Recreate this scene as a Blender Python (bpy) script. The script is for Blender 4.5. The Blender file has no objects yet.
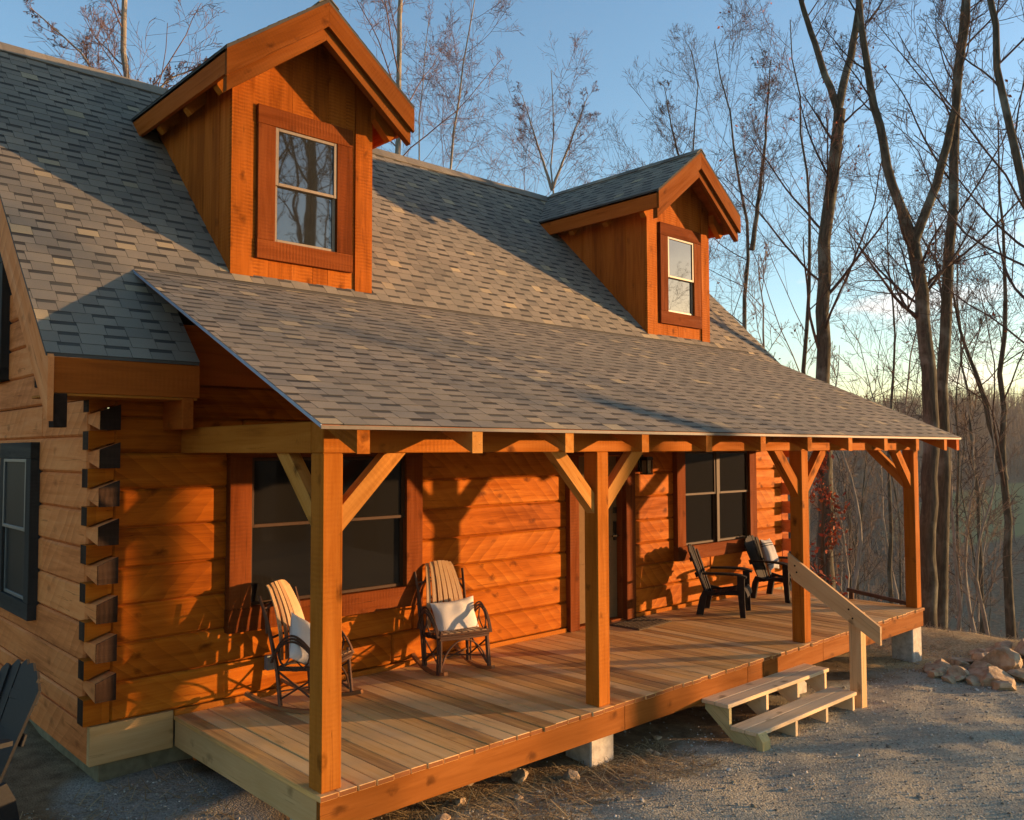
import bpy, math, random
import numpy as np
from mathutils import Vector, Matrix
random.seed(7)
RNG = np.random.default_rng(11)
SC = bpy.context.scene
COL = SC.collection
PI = math.pi
def rad(d): return math.radians(d)
def U(a, b): return random.uniform(a, b)

# ------------------------------------------------------------------ camera
CAM = np.array([-2.861, -4.823, 2.144])
YAW, PITCH, ROLL, FPX = rad(43.062), rad(2.681), rad(-0.182), 860.37
def cam_axes():
    cy, sy, cp, sp = math.cos(YAW), math.sin(YAW), math.cos(PITCH), math.sin(PITCH)
    f = np.array([sy*cp, cy*cp, sp]); r = np.array([cy, -sy, 0.]); u = np.cross(r, f)
    c, s = math.cos(ROLL), math.sin(ROLL)
    return c*r + s*u, -s*r + c*u, f
R_, U_, F_ = cam_axes()
def at(px, py, dist):
    """world point seen at a pixel, at a horizontal distance from the camera"""
    d = R_*(px-512)/FPX - U_*(py-410)/FPX + F_
    return CAM + d*dist/math.hypot(d[0], d[1])
cd = bpy.data.cameras.new('camera'); cam = bpy.data.objects.new('camera', cd); COL.objects.link(cam)
M = Matrix(((R_[0], U_[0], -F_[0], CAM[0]), (R_[1], U_[1], -F_[1], CAM[1]), (R_[2], U_[2], -F_[2], CAM[2]), (0, 0, 0, 1)))
cam.matrix_world = M
cd.sensor_width = 36; cd.lens = FPX*36/1024; cd.clip_start = .05; cd.clip_end = 4000
SC.camera = cam

# ------------------------------------------------------------------ light
SUN_AZ, SUN_EL = 123.2, 4.0
w = bpy.data.worlds.new('World'); SC.world = w; w.use_nodes = True
SKY_STRENGTH, SUN_STRENGTH, EXPOSURE = .13, 3.2, 2.0
def build_world():
    nt = w.node_tree; N = nt.nodes; L = nt.links; N.clear()
    out = N.new('ShaderNodeOutputWorld'); bg = N.new('ShaderNodeBackground')
    sky = N.new('ShaderNodeTexSky'); sky.sky_type = 'NISHITA'; sky.sun_disc = False
    sky.sun_elevation = rad(SUN_EL); sky.sun_rotation = rad(SUN_AZ)
    sky.air_density = 1.0; sky.dust_density = .55; sky.ozone_density = 2.2
    tc = N.new('ShaderNodeTexCoord')
    # a few small evening clouds low in the sky
    sep = N.new('ShaderNodeSeparateXYZ'); L.new(tc.outputs['Generated'], sep.inputs[0])
    mp = N.new('ShaderNodeMapping'); mp.inputs['Scale'].default_value = (2.3, 2.3, 8.5); mp.inputs['Location'].default_value = (1.7, .35, .25)
    L.new(tc.outputs['Generated'], mp.inputs[0])
    nz = N.new('ShaderNodeTexNoise'); nz.inputs['Scale'].default_value = 2.1; nz.inputs['Detail'].default_value = 7; nz.inputs['Roughness'].default_value = .55
    L.new(mp.outputs[0], nz.inputs['Vector'])
    rp = N.new('ShaderNodeValToRGB'); rp.color_ramp.elements[0].position = .56; rp.color_ramp.elements[1].position = .67
    L.new(nz.outputs[0], rp.inputs[0])
    hr = N.new('ShaderNodeValToRGB'); e = hr.color_ramp.elements; e[0].position = .02; e[0].color = (1, 1, 1, 1); e[1].position = .31; e[1].color = (0, 0, 0, 1)
    L.new(sep.outputs['Z'], hr.inputs[0])
    mu = N.new('ShaderNodeMath'); mu.operation = 'MULTIPLY'; L.new(rp.outputs[0], mu.inputs[0]); L.new(hr.outputs[0], mu.inputs[1])
    m2 = N.new('ShaderNodeMath'); m2.operation = 'MULTIPLY'; m2.inputs[1].default_value = .75; L.new(mu.outputs[0], m2.inputs[0])
    mx = N.new('ShaderNodeMix'); mx.data_type = 'RGBA'; L.new(m2.outputs[0], mx.inputs[0]); L.new(sky.outputs[0], mx.inputs[6])
    mx.inputs[7].default_value = CLOUD
    L.new(mx.outputs[2], bg.inputs[0]); bg.inputs[1].default_value = SKY_STRENGTH
    L.new(bg.outputs[0], out.inputs[0])
CLOUD = (3.4, 2.5, 2.2, 1)
build_world()
sl = bpy.data.lights.new('sun', 'SUN'); sl.energy = SUN_STRENGTH; sl.angle = rad(.6); sl.color = (1, .57, .25)
so = bpy.data.objects.new('sun', sl); COL.objects.link(so)
sd = Vector((math.sin(rad(SUN_AZ))*math.cos(rad(SUN_EL)), math.cos(rad(SUN_AZ))*math.cos(rad(SUN_EL)), math.sin(rad(SUN_EL))))
so.rotation_euler = sd.to_track_quat('Z', 'Y').to_euler(); so.location = (20, -20, 12)
vs = SC.view_settings; vs.view_transform = 'Standard'; vs.look = 'None'; vs.exposure = EXPOSURE; vs.gamma = 1; vs.use_curve_mapping = False

# ------------------------------------------------------------------ node helpers
class NT:
    def __init__(s, name, rough=.7, spec=.3):
        s.m = bpy.data.materials.new(name); s.m.use_nodes = True
        s.t = s.m.node_tree; s.N = s.t.nodes; s.L = s.t.links
        s.b = s.N['Principled BSDF']; s.b.inputs['Roughness'].default_value = rough
        s.b.inputs['Specular IOR Level'].default_value = spec
    def n(s, t, **k):
        o = s.N.new('ShaderNode'+t)
        for a, b in k.items(): setattr(o, a, b)
        return o
    def link(s, a, b): s.L.new(a, b)
    def attr(s, nm): return s.n('Attribute', attribute_name=nm)
    def mapping(s, v, scale=(1, 1, 1), rot=(0, 0, 0), loc=(0, 0, 0)):
        m = s.n('Mapping'); m.inputs['Scale'].default_value = scale; m.inputs['Rotation'].default_value = rot; m.inputs['Location'].default_value = loc
        s.link(v, m.inputs[0]); return m.outputs[0]
    def noise(s, v, scale=1, detail=5, rough=.55, dist=0):
        o = s.n('TexNoise'); o.inputs['Scale'].default_value = scale; o.inputs['Detail'].default_value = detail
        o.inputs['Roughness'].default_value = rough; o.inputs['Distortion'].default_value = dist
        s.link(v, o.inputs['Vector']); return o.outputs[0]
    def voro(s, v, scale=1, feature='F1', rnd=1):
        o = s.n('TexVoronoi', feature=feature); o.inputs['Scale'].default_value = scale; o.inputs['Randomness'].default_value = rnd
        s.link(v, o.inputs['Vector']); return o
    def ramp(s, f, *st, interp='LINEAR'):
        o = s.n('ValToRGB'); cr = o.color_ramp; cr.interpolation = interp
        while len(cr.elements) < len(st): cr.elements.new(.5)
        for e, (p, c) in zip(cr.elements, st):
            e.position = p; e.color = (c if len(c) == 4 else (*c, 1)) if hasattr(c, '__len__') else (c, c, c, 1)
        s.link(f, o.inputs[0]); return o.outputs[0]
    def mix(s, f, a, b, mode='MIX'):
        o = s.n('Mix', data_type='RGBA', blend_type=mode)
        for i, v in ((0, f), (6, a), (7, b)):
            if hasattr(v, 'is_output'): s.link(v, o.inputs[i])
            elif i == 0: o.inputs[0].default_value = v
            else: o.inputs[i].default_value = (*v, 1) if hasattr(v, '__len__') else (v, v, v, 1)
        return o.outputs[2]
    def math(s, op, a, b=None):
        o = s.n('Math', operation=op)
        for i, v in ((0, a), (1, b)):
            if v is None: continue
            if hasattr(v, 'is_output'): s.link(v, o.inputs[i])
            else: o.inputs[i].default_value = v
        return o.outputs[0]
    def bump(s, h, strength=.3, dist=.01, prev=None):
        o = s.n('Bump'); o.inputs['Strength'].default_value = strength; o.inputs['Distance'].default_value = dist
        s.link(h, o.inputs['Height'])
        if prev is not None: s.link(prev, o.inputs['Normal'])
        return o.outputs[0]
    def col(s, c):
        if hasattr(c, 'is_output'): s.link(c, s.b.inputs['Base Color'])
        else: s.b.inputs['Base Color'].default_value = (*c, 1)
    def nor(s, x): s.link(x, s.b.inputs['Normal'])

MAT = {}
def wood(name, dark, mid, light, hew=0., saw=0., knots=.6, rough=.74, spec=.035, grain=1., worn=0., checks=.6, tv=.34, ends=False, gray=(.30, .25, .21)):
    m = NT(name, rough, spec)
    g = m.attr('gc').outputs['Vector']; t = m.attr('tint').outputs['Fac']
    n1 = m.noise(m.mapping(g, (.9*grain, 11*grain, 11*grain)), 1.0, 6, .6, .8)
    n2 = m.noise(m.mapping(g, (3.5, 75, 75)), 1.0, 4, .6, .3)
    n3 = m.noise(g, 1.1, 3, .5)
    v = m.math('ADD', m.math('MULTIPLY', n1, .6), m.math('MULTIPLY', n2, .22))
    v = m.math('ADD', v, m.math('MULTIPLY', n3, .3))
    v = m.math('ADD', v, m.math('MULTIPLY', m.math('SUBTRACT', t, .5), tv))
    c = m.ramp(v, (.30, dark), (.53, mid), (.78, light))
    # knots
    kv = m.voro(m.mapping(m.mix(.10, g, m.noise(g, 9, 3)), (3.1, 5.6, 5.6)), 1.0)
    kd = m.ramp(kv.outputs['Distance'], (.05, 1.), (.11, .7), (.21, .0))
    c = m.mix(m.math('MULTIPLY', kd, knots), c, tuple(x*.35 for x in dark))
    ck = m.noise(m.mapping(g, (.7, 26, 26), loc=(3, 7, 1)), 1.0, 3, .6, .4)
    crk = m.ramp(ck, (.655, 0.), (.672, 1.), (.69, 0.))
    c = m.mix(m.math('MULTIPLY', crk, checks), c, tuple(x*.22 for x in dark))
    nr = m.bump(n2, .25, .004)
    if hew:
        wv = m.n('TexWave', wave_type='BANDS', bands_direction='X', wave_profile='SAW')
        wv.inputs['Scale'].default_value = 1.7; wv.inputs['Distortion'].default_value = 8.0; wv.inputs['Detail'].default_value = 3; wv.inputs['Detail Scale'].default_value = 1.1
        # slanting stroke marks of the hewing tool, stronger in places, leaning either way from log to log
        sg = m.math('SIGN', m.math('SUBTRACT', m.math('FRACT', m.math('MULTIPLY', t, 7.31)), .14))
        sp = m.n('SeparateXYZ'); m.link(g, sp.inputs[0]); cx = m.n('CombineXYZ')
        lean = m.math('MULTIPLY', m.math('MULTIPLY', sp.outputs['Z'], 1.15), sg)
        m.link(m.math('ADD', sp.outputs['X'], lean), cx.inputs[0]); m.link(m.math('MULTIPLY', sp.outputs['Z'], .6), cx.inputs[1])
        m.link(cx.outputs[0], wv.inputs['Vector'])
        amp = m.ramp(m.noise(g, 1.3, 3), (.36, .05), (.62, 1.))
        hw = m.math('MULTIPLY', wv.outputs['Fac'], amp)
        c = m.mix(m.math('MULTIPLY', hw, hew*.8), c, dark)
        nr = m.bump(hw, .30*hew, .012, nr)
    if saw:
        wv = m.n('TexWave', wave_type='BANDS', bands_direction='X', wave_profile='SIN')
        wv.inputs['Scale'].default_value = 9.0; wv.inputs['Distortion'].default_value = 2.2; wv.inputs['Detail'].default_value = 3; wv.inputs['Detail Scale'].default_value = 1.6
        m.link(g, wv.inputs['Vector'])
        amp = m.ramp(m.noise(m.mapping(g, (2, 5, 5)), 1.2, 3), (.35, 0.), (.7, 1.))
        sw = m.math('MULTIPLY', wv.outputs['Fac'], amp)
        c = m.mix(m.math('MULTIPLY', sw, saw*.5), c, dark)
        nr = m.bump(sw, .5*saw, .008, nr)
    if worn:
        p = m.n('NewGeometry').outputs['Position']
        wn = m.ramp(m.noise(p, 2.3, 5, .6), (.42, 0.), (.68, worn))
        c = m.mix(wn, c, gray)
    if ends:     # sawn board ends, darker and redder
        sp = m.n('SeparateXYZ'); m.link(m.n('NewGeometry').outputs['True Normal'], sp.inputs[0])
        c = m.mix(m.math('LESS_THAN', sp.outputs['Y'], -.9), c, (.20, .075, .025))
    m.col(c); m.nor(nr)
    ro = m.ramp(n1, (.3, min(1, rough+.12)), (.7, max(.2, rough-.1))); m.link(ro, m.b.inputs['Roughness'])
    MAT[name] = m.m
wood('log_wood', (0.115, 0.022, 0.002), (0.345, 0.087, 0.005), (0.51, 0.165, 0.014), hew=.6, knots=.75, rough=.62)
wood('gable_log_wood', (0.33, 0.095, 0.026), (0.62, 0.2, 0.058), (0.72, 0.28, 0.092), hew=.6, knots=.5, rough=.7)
wood('timber', (0.12, 0.03, 0.003), (0.31, 0.094, 0.01), (0.42, 0.145, 0.02), saw=.3, knots=.8)
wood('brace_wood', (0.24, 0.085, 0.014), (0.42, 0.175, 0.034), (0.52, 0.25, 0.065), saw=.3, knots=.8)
wood('fresh_end', (.34, .2, .1), (.5, .32, .17), (.62, .43, .25), knots=.3)
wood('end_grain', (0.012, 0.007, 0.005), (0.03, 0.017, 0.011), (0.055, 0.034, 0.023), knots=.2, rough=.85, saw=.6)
wood('red_timber', (0.18, 0.04, 0.006), (0.34, 0.08, 0.01), (0.44, 0.115, 0.018), knots=.5, saw=.3)
wood('dormer_board', (0.13, 0.031, 0.004), (0.3, 0.08, 0.008), (0.4, 0.12, 0.015), saw=1.25, knots=.6, rough=.7)
wood('dormer_side', (0.2, 0.045, 0.007), (0.38, 0.095, 0.011), (0.52, 0.15, 0.022), saw=.4, knots=.4, rough=.7)
wood('rake_wood', (0.075, 0.018, 0.003), (0.15, 0.042, 0.005), (0.21, 0.068, 0.012), saw=.3, knots=.6)
wood('trim_wood', (0.06, 0.014, 0.003), (0.135, 0.032, 0.006), (0.2, 0.055, 0.012), saw=.5, knots=.5, rough=.75)
wood('gray_trim', (0.02, 0.019, 0.017), (0.034, 0.032, 0.029), (0.05, 0.047, 0.043), saw=.5, knots=.2, rough=.7)
wood('deck_wood', (0.38, 0.185, 0.056), (0.72, 0.4, 0.128), (0.82, 0.53, 0.23), knots=.35, worn=.22, rough=.78, spec=.08, tv=.5, ends=True)
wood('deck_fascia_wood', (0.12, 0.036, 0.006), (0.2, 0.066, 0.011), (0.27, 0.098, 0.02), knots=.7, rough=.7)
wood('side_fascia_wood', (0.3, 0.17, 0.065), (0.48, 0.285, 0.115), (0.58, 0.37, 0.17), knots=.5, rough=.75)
wood('lumber', (0.42, 0.28, 0.14), (0.62, 0.46, 0.27), (0.72, 0.56, 0.36), knots=.8, rough=.72)
wood('rail_wood', (.32, .18, .08), (.50, .31, .15), (.60, .41, .22), knots=.8, rough=.72)
wood('treated_lumber', (.30, .25, .10), (.46, .37, .17), (.56, .46, .24), knots=.6, rough=.75)
wood('hickory', (.22, .11, .045), (.40, .225, .10), (.50, .32, .16), knots=.1, rough=.45, spec=.4)
wood('bark_stick', (0.032, 0.017, 0.01), (0.095, 0.05, 0.032), (0.17, 0.095, 0.062), knots=.3, rough=.7)
wood('rocker_wood', (.12, .05, .02), (.24, .11, .045), (.33, .17, .08), knots=.1, rough=.5)

def simple(name, c, rough=.6, spec=.3, metal=0, nscale=30, var=.25, bump=.1, c2=None):
    m = NT(name, rough, spec); m.b.inputs['Metallic'].default_value = metal
    tc = m.n('TexCoord').outputs['Object']
    n = m.noise(tc, nscale, 5, .6)
    m.col(m.mix(m.ramp(n, (.3, 0.), (.7, 1.)), tuple(x*(1-var) for x in c), c2 or tuple(min(1, x*(1+var)) for x in c)))
    m.nor(m.bump(n, bump, .005)); MAT[name] = m.m
simple('dark_plastic', (.018, .0125, .0105), .7, .10, nscale=60, var=.2)
simple('black_plastic', (.012, .012, .013), .6, .2, nscale=60, var=.2)
simple('navy_plastic', (.015, .035, .12), .5, .4)
simple('sash_paint', (.20, .15, .10), .45, .4, nscale=20, var=.1)
simple('sash_dark', (.045, .020, .008), .6, .15, nscale=20, var=.15)
simple('sash_gray', (.10, .105, .10), .45, .4, nscale=20, var=.1)
simple('metal_dark', (.02, .018, .016), .4, .5, .8)
simple('brass_dark', (.05, .035, .02), .35, .5, .9)
simple('drip_metal', (.10, .08, .06), .6, .3, 0, var=.1)
simple('rake_metal', (.20, .27, .36), .45, .4, 0, var=.1)
simple('door_paint', (.17, .095, .042), .8, .06, nscale=12, var=.08)
simple('concrete', (.42, .38, .32), .9, .2, nscale=14, var=.28, bump=.4)
simple('foundation_wood', (.17, .15, .09), .9, .2, nscale=9, var=.3, bump=.3)
simple('pillow_white', (.56, .51, .47), .95, .1, nscale=220, var=.06, bump=.35)
simple('outlet_gray', (.16, .18, .18), .5, .4)
simple('mat_fiber', (.10, .07, .045), 1., .1, nscale=200, var=.5, bump=.8)
simple('lantern_glass', (.20, .15, .08), .15, .5, nscale=5)
simple('wood_floor_dark', (.05, .03, .02), .9, .1)

def striped():
    m = NT('pillow_gray', .95, .1); g = m.attr('gc').outputs['Vector']
    sp = m.n('SeparateXYZ'); m.link(g, sp.inputs[0])
    z = sp.outputs['Z']
    v = m.math('ADD', m.math('MULTIPLY', z, 1.), .5)
    k = .0
    s = m.ramp(v, (0, 0.), (.17, 0.), (.175, 1.), (.20, 1.), (.205, 0.), (.24, 0.), (.245, 1.), (.26, 1.), (.265, 0.), (.76, 0.), (.765, 1.), (.79, 1.), (.795, 0.), (.83, 0.), (.835, 1.), (.86, 1.), (.865, 0.), interp='LINEAR')
    n = m.noise(m.mapping(g, (180, 180, 180)), 1, 3)
    base = m.mix(n, (.27, .27, .28), (.40, .40, .41))
    m.col(m.mix(s, base, (.06, .06, .068))); m.nor(m.bump(n, .4, .003)); MAT['pillow_gray'] = m.m
striped()

def glass():
    m = NT('window_glass', .02, .5)
    tc = m.n('TexCoord').outputs['Object']
    m.col((.010, .009, .008)); m.b.inputs['IOR'].default_value = 1.34
    m.nor(m.bump(m.noise(tc, 2.2, 2), .012, .05)); MAT['window_glass'] = m.m
    m = NT('coated_glass', .02, .5)
    m.col((.02, .021, .02)); m.b.inputs['IOR'].default_value = 2.1
    tc = m.n('TexCoord').outputs['Object']
    m.nor(m.bump(m.noise(tc, 1.8, 2), .02, .05)); MAT['coated_glass'] = m.m
    m = NT('screen_glass', .5, .06)
    tc = m.n('TexCoord').outputs['Object']
    m.col(m.mix(m.noise(tc, 1.5, 3), (.012, .014, .014), (.022, .025, .026))); MAT['screen_glass'] = m.m
glass()

def shingle_mat():
    m = NT('shingle', .95, .12)
    t = m.attr('tint').outputs['Fac']; g = m.attr('gc').outputs['Vector']
    c = m.ramp(t, (0, (.045, .041, .036)), (.12, (.060, .055, .047)), (.28, (.175, .150, .118)), (.52, (.265, .230, .176)), (.78, (.33, .275, .20)), (.9, (.42, .335, .20)), (1., (.48, .38, .23)))
    gr = m.noise(g, 420, 2, .7)
    c = m.mix(m.ramp(gr, (.3, .45), (.7, 0.)), c, (.05, .046, .042))
    bl = m.noise(g, 1.3, 4)
    c = m.mix(m.ramp(bl, (.35, .35), (.6, 0.)), c, (.10, .10, .10), 'MULTIPLY') if False else c
    c = m.mix(m.ramp(bl, (.38, .35), (.62, 0.)), c, (.13, .125, .105))
    m.col(c); m.nor(m.bump(gr, .6, .004)); MAT['shingle'] = m.m
shingle_mat()

def bark_mat(name, a, b, c3, lichen=0.):
    m = NT(name, .95, .12)
    g = m.attr('gc').outputs['Vector']
    n = m.noise(m.mapping(g, (1.6, 9, 9)), 1.6, 7, .65, .6)
    c = m.ramp(n, (.3, a), (.5, b), (.72, c3))
    if lichen:
        l = m.ramp(m.noise(g, 1.7, 5), (.52, 0.), (.66, lichen)); c = m.mix(l, c, (.20, .21, .17))
    m.col(c); m.nor(m.bump(n, .9, .03)); MAT[name] = m.m
bark_mat('bark', (.030, .028, .020), (.062, .056, .040), (.115, .10, .072), .5)
bark_mat('bark_gray', (.11, .10, .08), (.22, .195, .155), (.34, .30, .25), .4)
bark_mat('twig', (.034, .024, .019), (.066, .048, .040), (.11, .085, .068))
bark_mat('twig_pink', (.085, .050, .046), (.15, .095, .085), (.22, .15, .13))
bark_mat('far_wood', (.11, .08, .06), (.18, .135, .10), (.26, .20, .15))
def leaf_mat():
    m = NT('dry_leaf', .9, .1); t = m.attr('tint').outputs['Fac']
    m.col(m.ramp(t, (0, (.16, .035, .022)), (.5, (.26, .065, .035)), (1, (.34, .13, .05)))); MAT['dry_leaf'] = m.m
    m = NT('straw', .95, .1); t = m.attr('tint').outputs['Fac']
    m.col(m.ramp(t, (0, (.15, .10, .05)), (.5, (.32, .23, .11)), (1, (.48, .37, .2)))); MAT['straw'] = m.m
    m = NT('pebble', .95, .15); t = m.attr('tint').outputs['Fac']
    m.col(m.ramp(t, (0, (.14, .13, .10)), (.45, (.30, .285, .235)), (.8, (.42, .40, .34)), (1, (.56, .53, .46)))); MAT['pebble'] = m.m
    m = NT('rock', .95, .15); tc = m.n('TexCoord').outputs['Object']
    n = m.noise(tc, 5, 7, .62)
    m.col(m.ramp(n, (.3, (.20, .135, .075)), (.5, (.42, .30, .18)), (.7, (.56, .44, .29)))); m.nor(m.bump(n, .9, .05)); MAT['rock'] = m.m
leaf_mat()

# ------------------------------------------------------------------ mesh builder
def nrm(v): v = np.asarray(v, float); return v/np.linalg.norm(v)
class MB:
    def __init__(s): s.v = []; s.f = []; s.g = []; s.t = []; s.n = 0
    def raw(s, verts, faces, gc=None, tint=None):
        verts = np.asarray(verts, float); k = s.n
        s.v.append(verts); s.n += len(verts)
        s.f.extend([tuple(i+k for i in f) for f in faces])
        if gc is None: gc = verts+np.array([U(0, 40), U(0, 40), U(0, 40)])
        s.g.append(np.asarray(gc, float))
        tint = U(.2, .8) if tint is None else tint
        s.t.append(np.full(len(verts), tint) if np.isscalar(tint) else np.asarray(tint, float))
    def box(s, lo, hi, grain=0, cham=.005, tint=None):
        """axis-aligned chamfered box, grain along axis 0/1/2"""
        lo = np.array(lo, float); hi = np.array(hi, float)
        s.obox((lo+hi)/2, hi-lo, np.eye(3), grain, cham, tint)
    def obox(s, c, size, A, grain=0, cham=.005, tint=None):
        """oriented box; rows of A are the box axes"""
        c = np.asarray(c, float); h = np.asarray(size, float)/2; A = np.asarray(A, float)
        b = min(cham, h.min()*.45)
        V = []; idx = {}
        for sx in (-1, 1):
            for sy in (-1, 1):
                for sz in (-1, 1):
                    for a in range(3):
                        p = np.array([sx, sy, sz])*h
                        for q in range(3):
                            if q != a: p[q] -= np.sign(p[q])*b
                        idx[(sx, sy, sz, a)] = len(V); V.append(p)
        F = []
        for a in range(3):
            u, v = (a+1) % 3, (a+2) % 3
            for sg in (-1, 1):
                q = []
                for su, sv in ((-1, -1), (1, -1), (1, 1), (-1, 1)):
                    k = [0, 0, 0]; k[a] = sg; k[u] = su; k[v] = sv; q.append(idx[(*k, a)])
                F.append(q if sg > 0 else q[::-1])
        for a in range(3):
            u, v = (a+1) % 3, (a+2) % 3
            for su in (-1, 1):
                for sv in (-1, 1):
                    def K(sa, ax):
                        k = [0, 0, 0]; k[a] = sa; k[u] = su; k[v] = sv; return idx[(*k, ax)]
                    q = [K(-1, u), K(1, u), K(1, v), K(-1, v)]
                    F.append(q if su*sv < 0 else q[::-1])
        for sx in (-1, 1):
            for sy in (-1, 1):
                for sz in (-1, 1):
                    q = [idx[(sx, sy, sz, a)] for a in range(3)]
                    F.append(q if sx*sy*sz > 0 else q[::-1])
        V = np.array(V)
        order = [grain]+[i for i in range(3) if i != grain]
        gc = V[:, order]+np.array([U(0, 50), U(0, 50), U(0, 50)])
        s.raw(c+V@A, F, gc, tint)
    def beam(s, p, q, w_, t_, up=(0, 0, 1), cham=.004, tint=None):
        """a squared stick from p to q: w_ across, t_ along 'up'"""
        p = np.asarray(p, float); q = np.asarray(q, float); x = nrm(q-p); y = np.cross(up, x); y = nrm(y); z = np.cross(x, y)
        s.obox((p+q)/2, (np.linalg.norm(q-p), w_, t_), np.array([x, y, z]), 0, cham, tint)
    def prism(s, poly, O, A, B, T, grain=None, tint=None):
        """polygon (a,b) in the plane O + a*A + b*B, extruded by vector T"""
        O, A, B, T = (np.asarray(k, float) for k in (O, A, B, T)); n = len(poly)
        P = np.array([O+a*A+b*B for a, b in poly]); V = np.concatenate([P, P+T])
        F = [list(range(n))[::-1], list(range(n, 2*n))]+[[i, (i+1) % n, n+(i+1) % n, n+i] for i in range(n)]
        ar = sum(poly[i][0]*poly[(i+1) % n][1]-poly[(i+1) % n][0]*poly[i][1] for i in range(n))
        if ar*np.dot(np.cross(A, B), T) < 0: F = [f[::-1] for f in F]
        g = nrm(A) if grain is None else nrm(grain)
        o = np.cross(g, nrm(T) if abs(np.dot(g, nrm(T))) < .95 else (.3, .5, .8)); o = nrm(o); r = np.cross(g, o)
        s.raw(V, F, V@np.array([g, o, r]).T+np.array([U(0, 50), U(0, 50), U(0, 50)]), tint)
    def tube(s, pts, r, sides=8, tint=None, cap=True):
        P = np.asarray(pts, float); n = len(P); r = np.full(n, r) if np.isscalar(r) else np.asarray(r, float)
        T = np.gradient(P, axis=0); T /= np.linalg.norm(T, axis=1)[:, None]
        ref = np.array([0, 0, 1.]) if abs(T.mean(0)[2]) < .8 else np.array([1., 0, 0]); u = nrm(np.cross(T[0], ref)); V = []
        L = np.concatenate([[0], np.cumsum(np.linalg.norm(np.diff(P, axis=0), axis=1))]); G = []
        o = np.array([U(0, 50), U(0, 50), U(0, 50)])
        for i in range(n):
            u = nrm(u-T[i]*np.dot(u, T[i])); w_ = np.cross(T[i], u)
            for k in range(sides):
                a = 2*PI*k/sides; V.append(P[i]+r[i]*(math.cos(a)*u+math.sin(a)*w_)); G.append((L[i], r[i]*math.cos(a), r[i]*math.sin(a)))
        F = [[i*sides+k, i*sides+(k+1) % sides, (i+1)*sides+(k+1) % sides, (i+1)*sides+k] for i in range(n-1) for k in range(sides)]
        if cap: F += [list(range(sides))[::-1], list(range((n-1)*sides, n*sides))]
        s.raw(V, F, np.array(G)+o, tint)
    def ribbon(s, pts, side, w_, t_, tint=None):
        """flat strip: side vector(s), width(s) w_, thickness t_"""
        P = np.asarray(pts, float); n = len(P); side = np.asarray(side, float)
        if side.ndim == 1: side = np.tile(side, (n, 1))
        W = np.full(n, w_) if np.isscalar(w_) else np.asarray(w_)
        T = np.gradient(P, axis=0); V = []; G = []
        L = np.concatenate([[0], np.cumsum(np.linalg.norm(np.diff(P, axis=0), axis=1))])
        for i in range(n):
            sv = nrm(side[i]); nv = nrm(np.cross(T[i], sv))
            for a, b in ((-1, -1), (1, -1), (1, 1), (-1, 1)):
                V.append(P[i]+sv*a*W[i]/2+nv*b*t_/2); G.append((L[i], a*W[i]/2, b*t_/2))
        F = [[i*4+k, i*4+(k+1) % 4, (i+1)*4+(k+1) % 4, (i+1)*4+k] for i in range(n-1) for k in range(4)]+[[3, 2, 1, 0], [(n-1)*4+k for k in range(4)]]
        s.raw(V, F, np.array(G)+np.array([U(0, 50), U(0, 50), U(0, 50)]), tint)
    def lathe(s, c, prof, sides=14, tint=None):
        V = [(c[0]+r*math.cos(2*PI*k/sides), c[1]+r*math.sin(2*PI*k/sides), c[2]+z) for r, z in prof for k in range(sides)]
        n = len(prof)
        F = [[i*sides+k, i*sides+(k+1) % sides, (i+1)*sides+(k+1) % sides, (i+1)*sides+k] for i in range(n-1) for k in range(sides)]
        F += [list(range(sides))[::-1], list(range((n-1)*sides, n*sides))]
        s.raw(V, F, None, tint)
    def build(s, name, mat, parent=None, off=None, smooth=False):
        V = np.concatenate(s.v) if s.v else np.zeros((0, 3))
        if off is not None: V = V-np.asarray(off)
        me = bpy.data.meshes.new(name); me.from_pydata(V.tolist(), [], s.f)
        me.attributes.new('gc', 'FLOAT_VECTOR', 'POINT').data.foreach_set('vector', np.concatenate(s.g).astype(np.float32).ravel())
        me.attributes.new('tint', 'FLOAT', 'POINT').data.foreach_set('value', np.concatenate(s.t).astype(np.float32))
        me.materials.append(MAT[mat] if isinstance(mat, str) else mat)
        if smooth: me.shade_smooth()
        o = bpy.data.objects.new(name, me); COL.objects.link(o)
        if parent is not None: o.parent = parent
        return o
def thing(name, label, cat, loc=(0, 0, 0), rz=0, group=None):
    o = bpy.data.objects.new(name, None); COL.objects.link(o); o.location = loc; o.rotation_euler = (0, 0, rz); o.empty_display_size = .2
    return tag(o, label, cat, group)
def tag(o, label=None, cat=None, group=None, kind=None):
    if label: o['label'] = label
    if cat: o['category'] = cat
    if group: o['group'] = group
    if kind: o['kind'] = kind
    return o
def copy_tree(o, parent=None):
    c = o.copy(); COL.objects.link(c)
    if parent is not None: c.parent = parent
    for ch in [k for k in o.children]: copy_tree(ch, c)
    return c

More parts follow.
